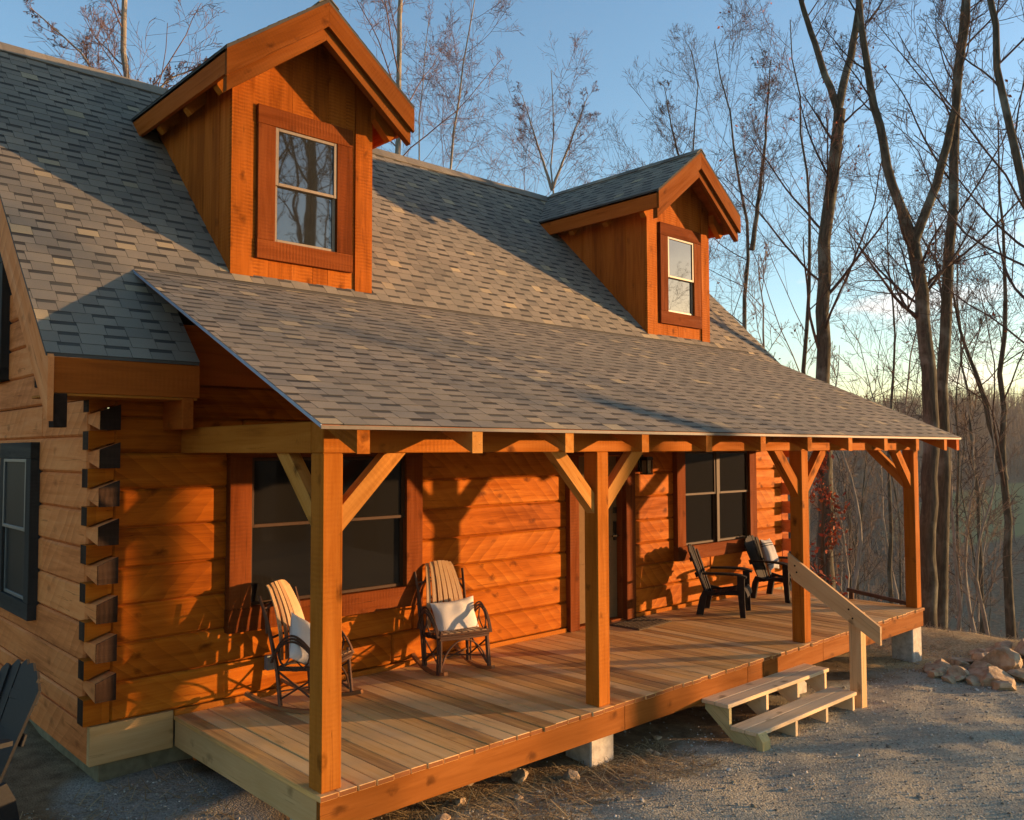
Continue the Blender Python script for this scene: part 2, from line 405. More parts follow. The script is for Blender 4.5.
# ------------------------------------------------------------------ terrain
def sstep(a, b, x):
    t = np.clip((x-a)/(b-a), 0, 1); return t*t*(3-2*t)
def vnoise(x, y, s, seed=0):
    """cheap smooth value noise"""
    x = np.asarray(x, float)/s; y = np.asarray(y, float)/s
    xi = np.floor(x).astype(np.int64); yi = np.floor(y).astype(np.int64); fx = x-xi; fy = y-yi
    fx = fx*fx*(3-2*fx); fy = fy*fy*(3-2*fy)
    def h(i, j):
        k = (i*374761393+j*668265263+seed*974711) & 0x7fffffff
        k = ((k ^ (k >> 13))*1274126177) & 0x7fffffff
        return ((k ^ (k >> 16)) & 0xffff)/65535.
    return (h(xi, yi)*(1-fx)+h(xi+1, yi)*fx)*(1-fy)+(h(xi, yi+1)*(1-fx)+h(xi+1, yi+1)*fx)*fy
def ground_z(x, y):
    x = np.asarray(x, float); y = np.asarray(y, float)
    z = -.40-.030*np.clip(x, 0, 10.6)
    z = z+.10*sstep(9.6, 10.6, x)*(1-sstep(10.6, 12.2, x))*sstep(-4, -1, y)
    u = x-10.9+.22*np.clip(y, -30, 60)*0+.35*(vnoise(x, y, 3.1, 3)-.5)
    u = np.maximum(u, (y-14)*.8)
    up = np.clip(u, 0, None)
    z = z-.44*np.minimum(up, 48)*sstep(-.3, 1.5, u)
    z = z+34*sstep(75, 360, up)+10*(vnoise(x, y, 120, 5)-.5)*sstep(60, 200, up)+13*sstep(300, 700, up)*vnoise(x, y, 260, 9)
    z = z+.06*(vnoise(x, y, .9, 1)-.5)+.03*(vnoise(x, y, .3, 2)-.5)+.5*(vnoise(x, y, 5, 8)-.5)*sstep(0, 6, u)
    # under the house and deck the soil lies a little lower
    return z
LIM = []
def make_ground():
    def axis(a0, a1, st, lo, hi):
        m = list(np.arange(a0, a1, st)); v = m[-1]; s = st
        while v < hi: s *= 1.13; v += s; m.append(v)
        v = m[0]; s = st; b = []
        while v > lo: s *= 1.13; v -= s; b.append(v)
        return np.array(b[::-1]+m)
    X = axis(-3, 13, .10, -150, 640); Y = axis(-5, 6, .10, -520, 560)
    gx, gy = np.meshgrid(X, Y, indexing='ij'); gz = ground_z(gx, gy)
    V = np.stack([gx, gy, gz], -1).reshape(-1, 3); nx, ny = len(X), len(Y)
    LIM.extend([X[0], Y[0], float(gz.min()), X[-1], Y[-1], float(gz.max())])
    i = np.arange(nx-1)[:, None]*ny+np.arange(ny-1)[None]; F = np.stack([i, i+ny, i+ny+1, i+1], -1).reshape(-1, 4)
    me = bpy.data.meshes.new('ground'); me.from_pydata(V.tolist(), [], F.tolist()); me.shade_smooth()
    o = bpy.data.objects.new('ground', me); COL.objects.link(o); tag(o, kind='structure')
    m = NT('ground', 1., .08)
    p = m.n('NewGeometry').outputs['Position']; sp = m.n('SeparateXYZ'); m.link(p, sp.inputs[0]); x, y, z = sp.outputs
    nb = m.noise(p, .9, 5); nm = m.noise(p, 3.2, 6, .6); nf = m.noise(p, 30, 5, .65)
    vo = m.voro(p, 62); vo2 = m.voro(p, 120)
    gravel = m.mix(vo.outputs['Color'], (.27, .25, .175), (.58, .55, .41))
    gravel = m.mix(m.ramp(nm, (.35, .0), (.7, .5)), gravel, (.30, .265, .19))
    gravel = m.mix(m.ramp(vo2.outputs['Distance'], (.3, 0.), (.6, .35)), gravel, (.09, .085, .065))
    dirt = m.mix(m.ramp(m.noise(p, 5, 6, .65), (.3, 0.), (.7, 1.)), (.10, .066, .036), (.27, .19, .105))
    straw = m.mix(m.ramp(nf, (.3, 0.), (.7, 1.)), (.24, .165, .075), (.60, .45, .235))
    litter = m.mix(m.ramp(m.noise(p, 2.2, 7, .7), (.3, 0.), (.7, 1.)), (.10, .07, .042), (.27, .185, .11))
    nd = m.math('SUBTRACT', nb, .5)
    # gravel: yard in front; dirt strip by the house and under the deck
    fy = m.math('ADD', m.math('MULTIPLY', y, -1.), m.math('MULTIPLY', nd, 2.2))
    gm = m.ramp(fy, (.0, 0.), (.35, 1.))
    pz = m.math('ADD', x, m.math('MULTIPLY', nd, 1.2))
    c = m.mix(gm, dirt, gravel)
    # patch of loose gravel by the left corner
    dx = m.math('SUBTRACT', x, -.35); dy = m.math('MULTIPLY', m.math('SUBTRACT', y, 1.6), .55)
    rr = m.math('ADD', m.math('SQRT', m.math('ADD', m.math('MULTIPLY', dx, dx), m.math('MULTIPLY', dy, dy))), m.math('MULTIPLY', nd, .9))
    c = m.mix(m.ramp(rr, (.45, 1.), (.62, 0.)), c, m.mix(vo.outputs['Color'], (.17, .155, .125), (.36, .335, .275)))
    sm = m.ramp(m.math('ADD', m.math('SUBTRACT', m.math('ADD', x, m.math('MULTIPLY', y, .5)), 7.9), m.math('MULTIPLY', nd, 1.6)), (.2, 0.), (.6, 1.))
    c = m.mix(sm, c, straw)
    lm_ = m.ramp(m.math('ADD', m.math('SUBTRACT', x, 11.2), nd), (.0, 0.), (.9, 1.))
    c = m.mix(lm_, c, litter)
    # far side of the valley: woods floor with one pale green field
    fx = m.math('DIVIDE', m.math('SUBTRACT', x, FIELD[0]), FIELD[2]); fyy = m.math('DIVIDE', m.math('SUBTRACT', y, FIELD[1]), FIELD[3])
    fr = m.math('ADD', m.math('SQRT', m.math('ADD', m.math('MULTIPLY', fx, fx), m.math('MULTIPLY', fyy, fyy))), m.math('MULTIPLY', m.math('SUBTRACT', m.noise(p, .02, 3), .5), .8))
    c = m.mix(m.ramp(fr, (.9, 1.), (1., 0.)), c, m.mix(m.noise(p, .15, 5), (.23, .19, .075), (.31, .25, .105)))
    m.col(c)
    hh = m.math('ADD', m.math('MULTIPLY', vo.outputs['Distance'], -.6), m.math('MULTIPLY', nf, .8))
    m.nor(m.bump(hh, .5, .02)); me.materials.append(m.m)
FIELD = (186., 57., 30., 19.)
make_ground()

def rock_shape(rng, size, n=2):
    """lumpy stone: a subdivided cube pushed out to an uneven ellipsoid with flattened sides"""
    import bmesh
    bm = bmesh.new(); bmesh.ops.create_icosphere(bm, subdivisions=n, radius=1)
    P = np.array([v.co[:] for v in bm.verts]); F = [[v.index for v in f.verts] for f in bm.faces]; bm.free()
    for _ in range(13):
        d = nrm(rng.normal(size=3)); k = rng.uniform(.5, .85)
        h = P@d; P = P-np.outer(np.maximum(h-k, 0), d)*.99
    P += .02*rng.normal(size=P.shape)
    return P*np.asarray(size), F

# ------------------------------------------------------------------ the cabin
C0 = np.array([4.5, 5.5, -.4])
cabin = thing('log_cabin', 'honey stained log cabin with shingled roof, two gabled dormers and a covered front porch', 'house', tuple(C0))
def cb(mb, name, mat, parent=None, smooth=False): return mb.build(name, mat, parent or cabin, C0, smooth)
WY = 2.255          # front face of the front wall
XL, XR = -.68, 9.75  # outer faces of the gable walls
RY, RZ = 5.529, 6.516
def main_z(y): return 3.693+(y-2.706)
def porch_z(y): return 3.693+(y-2.706)*.449
S2 = math.sqrt(.5)
seams = [.045, .342, .640, .932, 1.226, 1.540, 1.845, 2.135, 2.42, 2.70]
WIN1 = (.55, 2.30, .76, 2.16); WIN2 = (6.88, 8.64, .80, 2.22); DOOR = (4.79, 5.66, -.05, 2.06)
# front wall
TAILS = []
mb = MB()
for i in range(len(seams)-1):
    z0, z1 = seams[i], seams[i+1]
    cuts = sorted([o for o in (WIN1, WIN2, DOOR) if o[2] < z1-.02 and o[3] > z0+.02])
    x = -.525; runs = []
    for o in cuts:
        runs.append((x, o[0], z0, z1))
        if o[2] > z0+.03: runs.append((o[0], o[1], z0, o[2]))
        if o[3] < z1-.03: runs.append((o[0], o[1], o[3], z1))
        x = o[1]
    runs.append((x, 9.6, z0, z1))
    for a, b, c, d in runs:
        # now and then a butt joint
        js = [a]
        if b-a > 3 or (i == 0 and a > 2 and b < 4.9): js.append(U(a+.45*(b-a), a+.6*(b-a)))
        js.append(b)
        for k in range(len(js)-1):
            dy = U(-.006, .006)
            mb.box((js[k]+.002, WY+dy, c+.004), (js[k+1]-.002, WY+.15, d-.004), 0, .017, U(.2, .8))
    # dovetail tails of the front logs, poking past the gable walls
    for sx, xa, xb in ((-1, -.525, -.715), (1, 9.6, 9.785)):
        if i > 8: continue
        zt = .251+.2935*i; zr = zt-.088 if i else .05; zo = zt-.150 if i else .05
        mb.prism([(xa, zr), (xb, zo), (xb, zt), (xa, zt)], (0, WY+.004, 0), (1, 0, 0), (0, 0, 1), (0, .141, 0), None, U(.3, .7))
        TAILS.append(((xb-.001 if sx < 0 else xb-.010, WY+.006, zo+.002), (xb+.010 if sx < 0 else xb+.001, WY+.143, zt-.002)))
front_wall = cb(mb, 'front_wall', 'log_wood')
for lo, hi in TAILS:
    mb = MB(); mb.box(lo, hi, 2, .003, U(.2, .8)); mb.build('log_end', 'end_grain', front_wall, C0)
# the recess behind the dovetail corner and lower log edges
mb = MB(); mb.box((-.53, WY+.02, .045), (9.6, WY+.14, 2.9), 0, .001)
# (thin backing inside the logs, cut by openings: built as strips between them)
mb = MB()
for a, b in ((-.52, .50), (2.36, 4.62), (5.86, 6.8), (8.74, 9.6)):
    mb.box((a, WY+.03, .05), (b, WY+.12, 3.2), 0, .001, .2)
mb.box((.52, WY+.03, 2.7), (9.5, WY+.12, 3.25), 0, .001, .2)
mb.box((-.5, WY-.004, 2.705), (9.6, WY+.028, 3.2), 0, .004, .3)
cb(mb, 'wall_core', 'red_timber')
# gable walls (logs along y, flared dovetail ends facing the front)
def gable(side):
    mb = MB(); ends = []
    xa, xb = (XL, XL+.15) if side < 0 else (XR-.15, XR)
    k = -1
    while True:
        z0 = .255+.2935*k-.045; z1 = z0+.2935; k += 1
        if z0 > RZ-.5: break
        zm = max(z0, .05)
        ya = max(2.385, z1-.987+.09); yb = 2*RY-ya
        if z1 > 2.5: ya = max(ya, WY+.0)
        if yb-ya < .3: break
        js = [ya]+sorted([U(ya+1.0, yb-1.0)] if yb-ya > 3 else [])+[yb]
        for j in range(len(js)-1):
            d = U(-.006, .006)
            mb.box((xa+d, js[j]+.002, zm+.004), (xb+d, js[j+1]-.002, z1-.004), 1, .017, U(.2, .8))
        if side < 0 and 0 < k and z1 < 3.2:
            for q in range(2):
                pass
        if k >= 1 and z1 < 2.75:
            # flared end: lower and narrower at the wall, full at its end face
            e0, e1 = z0+.045, z0+.045+.155
            hi = .05 if side < 0 else .05
            inner, outer = (xb, xa) if side < 0 else (xa, xb)
            F = [(outer, 2.1, e0), (inner, 2.1, e0), (inner, 2.1, e1+.045), (outer, 2.1, e1-.012)]
            B = [(outer, 2.39, e0+.055), (inner, 2.39, e0+.02), (inner, 2.39, e1+.02), (outer, 2.39, e1-.03)]
            q = [[0, 1, 5, 4], [1, 2, 6, 5], [2, 3, 7, 6], [3, 0, 4, 7], [4, 5, 6, 7]]
            if side > 0: q = [f[::-1] for f in q]
            V = np.array(F+B); mb.raw(V, q, V[:, [1, 0, 2]]+np.array([U(0, 50), U(0, 50), 0]), U(.3, .7))
            me_ = MB(); ends.append(me_); V = np.array(F)+np.array([0, -.001, 0]); V2 = V+np.array([0, .012, 0]); me_.raw(np.concatenate([V, V2]), [[3, 2, 1, 0] if side > 0 else [0, 1, 2, 3][::-1], [0, 1, 5, 4], [1, 2, 6, 5], [2, 3, 7, 6], [3, 0, 4, 7]], None, U(.2, .8))
    # wall core behind the logs
    mb.box((xa+.03, 2.4, -.02), (xb-.03, 2*RY-2.4, 2.6), 1, .001, .2)
    mb.prism([(2.6, 2.5), (2*RY-2.6, 2.5), (RY+.1, RZ-.35), (RY-.1, RZ-.35)], (xa+.03, 0, 0), (0, 1, 0), (0, 0, 1), (.09, 0, 0), None, .2)
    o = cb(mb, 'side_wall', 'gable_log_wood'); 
    for me_ in ends: me_.build('log_end', 'end_grain', o, C0)
    return o
gable(-1); gable(1)
mb = MB()
for i in range(len(seams)-1): mb.box((-.5, 2*RY-WY-.15, seams[i]), (9.6, 2*RY-WY, seams[i+1]-.002), 0, .011)
cb(mb, 'back_wall', 'log_wood')
# sill boards and foundation
mb = MB()
mb.box((-.672, WY-.012, -.255), (-.03, WY+.05, .042), 0, .004, .6)
cb(mb, 'sill_board', 'side_fascia_wood'); mb = MB()
mb.box((-.672, WY+.052, -.255), (-.60, 2*RY-WY, .03), 1, .004, .4)
cb(mb, 'sill_board', 'gable_log_wood'); mb = MB()
mb.box((9.66, WY+.052, -.255), (9.74, 2*RY-WY, .03), 1, .004, .4)
cb(mb, 'sill_board', 'side_fascia_wood')
mb = MB(); mb.box((-.58, WY+.06, -1.2), (9.65, 2*RY-WY-.06, -.02), 0, .004, .4)
cb(mb, 'foundation', 'foundation_wood')

# ---------------------------------------------------------------- roofs
def shingles(mb, O, uv, vv, W, Ln, keep=None, e=.125, seed=0):
    """laminated shingles laid in courses: O = lower left corner, uv along the eave, vv up the slope"""
    rng = random.Random(seed); O, uv, vv = (np.asarray(k, float) for k in (O, uv, vv)); nv = nrm(np.cross(uv, vv))
    V = []; F = []; T = []
    def wedge(u0, u1, v0, v1, h0, h1, t):
        if keep and not keep(O+uv*(u0+u1)/2+vv*(v0+v1)/2): return
        k = len(V)
        for u, v, h in ((u0, v0, h0), (u1, v0, h0), (u1, v1, h1), (u0, v1, h1)): V.append(O+uv*u+vv*v+nv*h)
        # the cut edges show the dark asphalt core
        for u, v, h in ((u0, v0, h0), (u1, v0, h0), (u1, v1, h1), (u0, v1, h1)): V.append(O+uv*u+vv*v+nv*h)
        for u, v in ((u0, v0), (u1, v0), (u1, v1), (u0, v1)): V.append(O+uv*u+vv*v-nv*.001)
        F.extend([(k, k+1, k+2, k+3), (k+4, k+8, k+9, k+5), (k+5, k+9, k+10, k+6), (k+7, k+11, k+8, k+4)]); T.extend([t]*4+[.02]*8)
    n = int(math.ceil(Ln/e))
    for r in range(n):
        v0 = r*e; v1 = min(Ln, v0+e+.012)
        u = -rng.uniform(0, .34)
        while u < W:
            tw = rng.uniform(.145, .20); gp = rng.uniform(.13, .19)
            def tone():
                if rng.random() < .045: return rng.uniform(.84, 1)
                return min(.78, max(.28, rng.gauss(.50, .085)))
            a, b = max(0, u), min(W, u+tw-.003)
            dv = rng.uniform(-.002, .002)
            if b-a > .01: wedge(a, b, v0+dv, v1, .0070, .0030, tone())
            a, b = max(0, u+tw), min(W, u+tw+gp-.003)
            if b-a > .01:
                vm = v0+e*rng.uniform(.66, .74)
                wedge(a, b, v0+rng.uniform(0, .002), min(Ln, vm), .0055, .0042, tone())
                if vm < Ln: wedge(a, b, vm, v1, .0040, .0015, rng.uniform(.0, .10))
            u += tw+gp
    if V:
        V = np.array(V); mb.raw(V, F, np.stack([V@uv, V@vv, V@nv], 1), np.array(T))
D1 = (.668, 2.247); D2 = (6.95, 8.51); DYF = 2.835
DE = .26     # dormer eave overhang sideways
def dorm_c(D): return (D[0]+D[1])/2
AZ, EZ, HW = 6.56, 5.77, 1.035      # dormer apex, eave (top edge), half width with eaves
DS = (AZ-EZ)/HW
RX0, RX1 = -1.13, 10.20            # main roof ends
def in_dormer(p):
    for D in (D1, D2):
        if D[0]+.03 < p[0] < D[1]-.03 and DYF+.03 < p[1]: 
            if p[2] < AZ-DS*abs(p[0]-dorm_c(D))-.0: return True
    return False
def in_main(p): return not in_dormer(p)
mb = MB()
eo = 1.86
L1 = (RY-eo)/S2
ne = int(math.ceil((2.66-eo)/S2/.125)); l0 = ne*.125; y1 = eo+l0*S2
shingles(mb, (RX0, eo, main_z(eo)), (1, 0, 0), (0, S2, S2), -.016-RX0, l0, seed=3)
shingles(mb, (9.445, eo, main_z(eo)), (1, 0, 0), (0, S2, S2), RX1-9.445, l0, seed=4)
shingles(mb, (RX0, y1, main_z(y1)), (1, 0, 0), (0, S2, S2), RX1-RX0, L1-l0, in_main, seed=6)
# roof boards below the shingles
def slab(mb, x0, x1, y0, y1, zf, t, sl, tint=.4):
    mb.prism([(y0, zf(y0)-.002), (y1, zf(y1)-.002), (y1, zf(y1)-t), (y0, zf(y0)-t)], (x0, 0, 0), (0, 1, 0), (0, 0, 1), (x1-x0, 0, 0), (1, 0, 0), tint)
slab(mb, RX0, RX1, 2.70, RY, main_z, .022, 1, .15); slab(mb, RX0, -.02, eo, 2.70, main_z, .022, 1, .15); slab(mb, 9.45, RX1, eo, 2.70, main_z, .022, 1, .15)
bz = lambda y: main_z(2*RY-y)
slab(mb, RX0, RX1, RY, 2*RY-eo, bz, .022, 1, .4)
# ridge cap shingles
x = RX0
while x < RX1:
    ln = min(.22, RX1-x); t = min(.9, max(.25, random.gauss(.45, .12)))
    for sg in (-1, 1):
        c = np.array([x+ln/2, RY+sg*.07, RZ-.07+.022]); ax = nrm((0, sg, -1))
        mb.obox(c, (ln+.01, .21, .012), np.array([(1, 0, .02*0), ax, np.cross((1, 0, 0), ax)]), 0, .002, t)
    x += ln
main_roof = cb(mb, 'roof', 'shingle')
# soffit, fascia stub, rake boards, rafter tails
def rake(x0, x1, ys, tint=None):
    mb = MB(); top = lambda y: main_z(y)-.026
    mb.prism([(eo-.02, top(eo)-.0), (RY, top(RY)), (RY, top(RY)-.46), (eo-.02, top(eo)-.46)], (x0, 0, 0), (0, 1, 0), (0, 0, 1), (x1-x0, 0, 0), (0, 1, 1), tint)
    y2 = 2*RY-eo+.02
    mb.prism([(y2, top(eo)), (RY+.001, top(RY)), (RY+.001, top(RY)-.46), (y2, top(eo)-.46)], (x0, 0, 0), (0, 1, 0), (0, 0, 1), (x1-x0, 0, 0), (0, -1, 1), tint)
    return mb
rake(RX0+.01, RX0+.05, 0, .75).build('rake_board', 'gable_log_wood', main_roof, C0)
rake(RX1-.05, RX1-.01, 0, .6).build('rake_board', 'gable_log_wood', main_roof, C0)
mb = MB(); mb.box((RX0+.052, eo, 2.566), (-.012, eo+.04, 2.822), 0, .004, .5)
mb.build('fascia', 'red_timber', main_roof, C0)
mb = MB(); mb.box((RX0+.05, eo+.002, 2.545), (-.03, WY+.15, 2.564), 0, .003, .7); mb.build('soffit', 'timber', main_roof, C0)
for x0 in (-1.072, -.150):
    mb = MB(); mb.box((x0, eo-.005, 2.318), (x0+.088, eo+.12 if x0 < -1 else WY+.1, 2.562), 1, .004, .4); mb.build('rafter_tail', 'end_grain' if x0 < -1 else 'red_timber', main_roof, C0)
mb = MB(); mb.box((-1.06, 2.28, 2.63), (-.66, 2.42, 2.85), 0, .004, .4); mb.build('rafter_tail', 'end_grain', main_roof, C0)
# closing board at the inner end of the eave
mb = MB(); mb.prism([(eo+.04, 2.566), (2.6, 2.566), (2.6, main_z(2.6)-.055), (eo+.04, main_z(eo+.04)-.055)], (-.04, 0, 0), (0, 1, 0), (0, 0, 1), (.025, 0, 0), None, .4)
mb.build('eave_return', 'red_timber', main_roof, C0)

# porch roof
PX0, PX1, PY = -.25, 9.69, -.40
mb = MB(); ps = 1/math.hypot(1, .449)
ptop = 2.76
shingles(mb, (PX0, PY, porch_z(PY)), (1, 0, 0), (0, ps, .449*ps), PX1-PX0, (ptop-PY)/ps, None, seed=5)
porch_roof = cb(mb, 'porch_roof', 'shingle')
mb = MB()
n = 12
for i in range(n):   # roof boards seen from below
    ya = PY+.01+(2.72-PY-.01)*i/n; yb = PY+.01+(2.72-PY-.01)*(i+1)/n-.004
    mb.prism([(ya, porch_z(ya)-.003), (yb, porch_z(yb)-.003), (yb, porch_z(yb)-.028), (ya, porch_z(ya)-.028)], (PX0+.004, 0, 0), (0, 1, 0), (0, 0, 1), (PX1-PX0-.008, 0, 0), (1, 0, 0))
mb.build('roof_boards', 'red_timber', porch_roof, C0)
mb = MB()
mb.prism([(PX0-.004, porch_z(PY)-.004), (PX1+.004, porch_z(PY)-.004), (PX1+.004, porch_z(PY)-.026), (PX0-.004, porch_z(PY)-.026)], (0, PY-.006, 0), (1, 0, 0), (0, 0, 1), (0, .012, 0), None, .5)
mb.build('drip_edge', 'drip_metal', porch_roof, C0)
for x0 in (PX0-.006, PX1-.004):
    mb = MB()
    mb.prism([(PY, porch_z(PY)+.002), (ptop, porch_z(ptop)+.002), (ptop, porch_z(ptop)-.018), (PY, porch_z(PY)-.018)], (x0, 0, 0), (0, 1, 0), (0, 0, 1), (.010, 0, 0), None, .5)
    mb.build('rake_flashing', 'rake_metal', porch_roof, C0)
# rafters
def rafter(x0, w_=.092):
    mb = MB(); t = lambda y: porch_z(y)-.030
    mb.prism([(-.385, t(-.385)), (2.25, t(2.25)), (2.25, t(2.25)-.165), (-.385, t(-.385)-.150)], (x0, 0, 0), (0, 1, 0), (0, 0, 1), (w_, 0, 0), (0, 1, .449), U(.3, .7))
    return mb
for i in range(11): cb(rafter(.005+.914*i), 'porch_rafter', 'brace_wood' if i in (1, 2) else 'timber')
cb(rafter(9.575), 'porch_rafter', 'red_timber')
for i in range(11):     # pale sawn ends
    pass
# beams
HB = 2.13; PW = .15
XS = [0, 2.624, 6.062, 9.094]
for a, b in ((-.0, 4.2), (4.202, 9.244)):
    mb = MB(); mb.box((a, 0, HB), (b, PW, HB+.20), 0, .006, .5); cb(mb, 'porch_beam', 'timber')
for x in (0, 9.094):
    mb = MB(); mb.box((x+.002, PW+.002, HB), (x+PW-.002, WY-.001, HB+.205), 1, .006, .55); cb(mb, 'porch_beam', 'timber')
# posts with braces
def brace_mb(p, d, tint=None):
    """45 degree brace leaving a post at p (foot) in horizontal direction d"""
    mb = MB(); d = np.array(d, float); O = np.array(p, float); h = .52; t_ = .125
    side = np.cross(d, (0, 0, 1)); wd = .088
    # polygon in (d, z): foot on the post side, head on the beam underside
    poly = [(0, 0), (0, t_*1.35), (h-t_*1.35, h), (h, h)]
    mb.prism(poly, O-side*wd/2, d, (0, 0, 1), side*wd, d+np.array([0, 0, 1.]), tint); return mb
for i, x in enumerate(XS):
    mb = MB(); mb.box((x, 0, .001), (x+PW, PW, HB-.001), 2, .007, [.72, .5, .45, .45][i])
    po = cb(mb, 'porch_post', 'timber')
    z0 = HB-.001-.52
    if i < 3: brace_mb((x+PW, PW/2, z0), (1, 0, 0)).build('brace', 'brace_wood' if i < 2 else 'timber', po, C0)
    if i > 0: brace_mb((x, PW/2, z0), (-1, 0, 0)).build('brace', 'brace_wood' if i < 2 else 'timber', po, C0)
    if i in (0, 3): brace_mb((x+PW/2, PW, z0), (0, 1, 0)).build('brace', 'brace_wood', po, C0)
# deck
mb = MB(); x = -.028; k = 0
DX1 = 9.235
while x < DX1-.02:
    bw = min(.140, DX1-x)
    y0 = -.045+U(-.012, .012); dz = U(-.0015, .0015)
    if DX1-x < .28: bw = DX1-x
    mb.box((x, y0 if k else -.042, -.036+dz), (x+bw-.0075, WY-.004, dz), 1, .004, U(.1, .9))
    x += bw; k += 1
deck = cb(mb, 'porch_deck', 'deck_wood')
mb = MB()
for a, b in ((-.02, 2.93), (2.932, 4.86), (4.862, 5.16), (5.162, 6.43), (6.432, 9.228)):
    mb.box((a, -.024, -.245), (b, .016, -.0375), 0, .003, .55 if a != 4.862 else .25)
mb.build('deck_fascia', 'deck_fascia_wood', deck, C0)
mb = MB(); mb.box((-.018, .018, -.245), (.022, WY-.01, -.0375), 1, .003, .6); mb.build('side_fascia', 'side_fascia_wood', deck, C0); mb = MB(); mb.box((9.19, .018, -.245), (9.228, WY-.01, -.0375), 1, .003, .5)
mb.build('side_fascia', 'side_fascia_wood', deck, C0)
mb = MB()
for i in range(20): mb.box((.4+.45*i, .02, -.24), (.44+.45*i, WY-.02, -.04), 1, .002, .3)
mb.box((.03, 1.95, -.3), (9.18, 2.0, -.045), 0, .002)
mb.build('joist', 'red_timber', deck, C0)
mb = MB(); mb.box((-.03, WY-.035, .001), (4.6, WY-.003, .05), 0, .003, .7); mb.box((5.88, WY-.035, .001), (9.58, WY-.003, .05), 0, .003, .7)
mb.build('skirting', 'timber', deck, C0)
for x0, y0, wd in ((.02, .10, .33), (2.60, .07, .30), (6.02, .12, .3), (8.93, -.0, .29)):
    mb = MB(); gz = float(ground_z(x0, y0)); mb.box((x0, y0, gz-.3), (x0+wd, y0+wd, -.247), 2, .012, .5); cb(mb, 'concrete_pier', 'concrete')
for x0 in (1.3, 4.3, 7.6):
    mb = MB(); mb.box((x0, 1.7, -1.4), (x0+.3, 2.0, -.31), 2, .012, .5); cb(mb, 'concrete_pier', 'concrete')

# ---------------------------------------------------------------- windows
def window(x0, x1, z0, z1, ty, tw, td, mat, sashmat, glassmat, units=1, mullw=.07, inset=.05, topw=None, axis='x', meet=.5, sashw=.035):
    """opening x0..x1, z0..z1 on a wall face at ty; trim boards tw wide, td proud; axis 'y' = on a gable wall facing -x"""
    def pt(lo, hi):
        if axis == 'x': return lo, hi
        return (lo[1], lo[0], lo[2]), (hi[1], hi[0], hi[2])
    ga = 0 if axis == 'x' else 1
    mb = MB(); topw = topw or tw
    def B(m, lo, hi, g, t=None, ch=.004):
        lo, hi = pt(lo, hi); m.box(lo, hi, g, ch, t)
    d0 = ty-td
    B(mb, (x0-tw, d0, z0), (x0, ty+.03, z1), 2); B(mb, (x1, d0, z0), (x1+tw, ty+.03, z1), 2)
    B(mb, (x0-tw-.004, d0-.003, z1+.001), (x1+tw+.004, ty+.03, z1+topw), ga); B(mb, (x0-tw-.004, d0-.003, z0-tw), (x1+tw+.004, ty+.03, z0-.001), ga)
    o = cb(mb, 'window', mat)
    uw = (x1-x0-mullw*(units-1))/units
    sb = MB(); gy = ty-td+inset
    for k in range(units):
        a = x0+k*(uw+mullw); b = a+uw
        if k: B(sb, (a-mullw, gy-.035, z0+.001), (a-.001, gy+.05, z1-.001), 2)
        zm = z0+(z1-z0)*meet
        for (c, d, off) in ((zm-.015, z1, 0), (z0, zm+.015, .025)):
            B(sb, (a, gy-.022+off, c), (a+sashw, gy+.006+off, d), 2, None, .003); B(sb, (b-sashw, gy-.022+off, c), (b, gy+.006+off, d), 2, None, .003)
            B(sb, (a+sashw, gy-.022+off, d-sashw*.9), (b-sashw, gy+.006+off, d-.001), ga, None, .003); B(sb, (a+sashw, gy-.022+off, c+.001), (b-sashw, gy+.006+off, c+sashw*.9), ga, None, .003)
    sb.build('sash', sashmat, o, C0)
    for k in range(units):
        a = x0+k*(uw+mullw)+sashw*.7; b = a+uw-sashw*1.4
        for c, d, off in ((zm, z1-.01, 0), (z0+.01, zm, .025)):
            g = MB(); g.box(*pt((a, gy-.008+off, c), (b, gy+.002+off, d)), 0, .0005, .5); g.build('pane', glassmat, o, C0)
    return o
window(.60, 2.245, .80, 2.09, WY, .20, .075, 'trim_wood', 'sash_dark', 'window_glass', 2, .10, .055, meet=.535)
window(6.93, 8.55, .83, 2.12, WY, .19, .075, 'trim_wood', 'sash_dark', 'window_glass', 2, .07, .055, meet=.54)
window(1.11, 1.80, 4.18, 5.31, DYF, .185, .045, 'trim_wood', 'sash_paint', 'coated_glass', 1, .06, .03, meet=.505)
window(7.42, 8.07, 4.18, 5.30, DYF, .185, .045, 'trim_wood', 'sash_paint', 'coated_glass', 1, .06, .03, meet=.47)
window(3.86, 4.66, .80, 2.08, XL, .15, .075, 'gray_trim', 'sash_gray', 'screen_glass', 1, .06, .022, axis='y', meet=.5)
window(5.02, 6.04, 2.98, 4.05, XL, .12, .075, 'gray_trim', 'sash_gray', 'screen_glass', 1, .06, .022, axis='y', meet=.5)

# ---------------------------------------------------------------- door
mb = MB(); fy = WY-.07
mb.box((4.62, fy, .001), (4.785, WY+.02, 2.075), 2, .005, .6); mb.box((5.665, fy, .001), (5.85, WY+.02, 2.075), 2, .005, .3); mb.box((4.60, fy-.003, 2.076), (5.87, WY+.02, 2.26), 0, .005, .4)
mb.box((4.786, WY+.0, .001), (4.80, WY+.14, 2.07), 2, .002); mb.box((5.65, WY+.0, .001), (5.664, WY+.14, 2.07), 2, .002); mb.box((4.79, WY-.02, -.002), (5.66, WY+.14, .03), 0, .003)
cb(mb, 'door_frame', 'trim_wood')
mb = MB(); dy = WY+.075
mb.box((4.802, dy, .032), (5.648, dy+.045, 2.068), 2, .004, .5)
for a, b in ((4.9, 5.16), (5.29, 5.55)):
    for c, d in ((.18, .75), (.9, 1.95)):
        mb.box((a, dy-.012, c), (b, dy+.001, d), 2, .009, .5)
door = cb(mb, 'front_door', 'door_paint')
